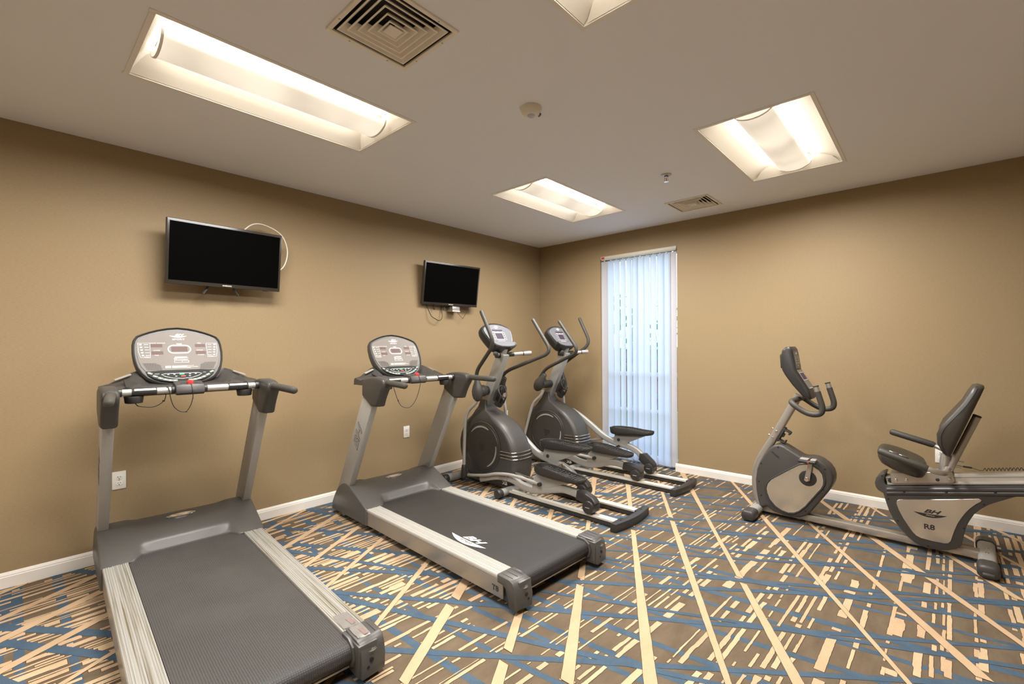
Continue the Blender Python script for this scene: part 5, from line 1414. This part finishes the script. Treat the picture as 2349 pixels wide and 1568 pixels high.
    # back cushion: profile in (along, thick) swept across with bulged lower part
    bl = V(.490, 0, .668); bu = V(.645, 0, 1.112); ed = (bu-bl); Lb = ed.length; ed.normalize(); fn = V(-ed.z, 0, ed.x)
    rows = []
    st = [(0, .016), (.015, .040), (.06, .088), (.12, .112), (.18, .112), (.26, .092), (.35, .070), (.42, .058), (.462, .052), (.476, .034)]
    wid = [.150, .178, .198, .205, .205, .195, .180, .168, .152, .130]
    for (q, th), w in zip(st, wid):
        ring = []; rr_ = min(.030, th*.45)
        for a_, b_ in rrect(2*w, th, rr_, 4):
            dd = b_+th/2
            if b_ > 0 and th > .06: dd -= .022*(1-(a_/w)**2)
            ring.append(bl+ed*q+V(0, a_, 0)+fn*dd)
        # extra points across the face so the dish reads
        face = []
        for k_ in range(len(ring)): face.append(ring[k_])
        k0 = 4
        ins = [bl+ed*q+V(0, w*(1-rr_/w)*f_, 0)+fn*(th-(.022*(1-(f_*(1-rr_/w))**2) if th > .06 else 0)) for f_ in (.6, .3, 0, -.3, -.6)]
        ring = face[:k0+1]+ins+face[k0+1:]
        rows.append(ring)
    bm = new(); loft(bm, rows); obj('backrest', bm, 'vinyl', t, ang=80)
    for s in (-1, 1):
        bm = new(); pts = [bl+ed*q+V(0, s*(w*.997), 0)+fn*(th-min(.030, th*.45)) for (q, th), w in zip(st[1:9], wid[1:9])]; tube(bm, catmull(pts, 5), .0028, n=6); obj('backrest_piping', bm, 'darker', t)
    # back post, upright tube, handles
    bm = new(); tube(bm, [V(.482, 0, .560), V(.613, 0, .922)], .0210, n=18, round_ends=False); bp = obj('back_post', bm, 'steel', t)
    bm = new(); cyl(bm, V(.613, 0, .922), V(.617, 0, .932), .0225, n=18, bev=.003); obj('post_cap', bm, 'rubber', bp)
    bm = new(); cyl(bm, (.455, 0, .530), (.468, 0, .660), .026, n=18); obj('seat_tube', bm, 'steel', t)
    for s, (e0, e1, hx) in ((-1, ((.158, .672), (.378, .602), .245)), (1, ((.176, .735), (.393, .676), .245))):
        bm = new()
        if s < 0: P = [V(e1[0]-.03, s*hx, e1[1]+.010), V(.420, s*hx, .588), V(.470, s*.210, .572), V(.478, s*.05, .575)]
        else: P = [V(e1[0]-.03, s*hx, e1[1]+.010), V(.430, s*hx, .660), V(.475, s*.210, .640), V(.470, s*.03, .625)]
        tube(bm, fillet(P, [0, .05, .09, 0], 8), .0170, n=14, round_ends=False); ht = obj('handle_tube', bm, 'steel', t)
        bm = new(); tube(bm, [V(e0[0], s*hx, e0[1]), V(e1[0], s*hx, e1[1])], .0225, n=16); hg = obj('hand_grip', bm, 'grip', ht)
        if s < 0:
            dd = (V(e1[0], 0, e1[1])-V(e0[0], 0, e0[1])).normalized()
            for q in (.058, .110):
                bm = new(); c_ = V(e0[0], s*hx, e0[1])+dd*q+V(.007, 0, .0215); box(bm, c_, (.044, .018, .008), rot=Matrix.Rotation(math.atan2(-dd.z, dd.x), 3, 'Y'), bev=.003); obj('pulse_plate', bm, 'chrome', ht)
            bm = new(); c_ = V(e0[0], s*hx, e0[1])+dd*.085+V(.005, 0, .018); box(bm, c_, (.112, .026, .012), rot=Matrix.Rotation(math.atan2(-dd.z, dd.x), 3, 'Y'), bev=.005); obj('pulse_pad', bm, 'darker', ht)
    for z in (.585, .625):
        bm = new(); x = .505+(z-.585)*.36; tube(bm, [(x, 0, z), (x+.020, -.004, z), (x+.030, -.004, z-.003)], .005, n=8); obj('adjust_pin', bm, 'steel', t)
    # pulse lead: plug, then a long coil along the rail
    pts = [(.515, 0, .598), (.545, 0, .594), (.570, 0, .594), (.600, 0, .590), (.625, 0, .582), (.640, 0, .584)]
    k = 0; n = 420
    for i in range(n):
        a = 2*PI*i/14; x = .645+.0155*i/14
        pts.append((x, .0085*math.cos(a), .592+(x-.645)*.205+.0085*math.sin(a)))
    bm = new(); sweep(bm, pts, circ(.0017, 5)); obj('coiled_lead', bm, 'wire', t)
    bm = new(); cyl(bm, (.548, 0, .594), (.590, 0, .592), .0055, n=10, bev=.001); obj('lead_plug', bm, 'rubber', t)
    # hidden rear leg beyond the picture
    bm = new(); box(bm, (x_end-.05, 0, .30), (.07, .07, .56), bev=.006); obj('rear_leg', bm, 'steel', t)
    bm = new(); sweep(bm, [V(x_end-.05, -.25, .035), V(x_end-.05, .25, .035)], rrect(.085, .066, .026), up=(0, 0, 1)); obj('rear_stabilizer', bm, 'dark', t)
    return t
recumbent()
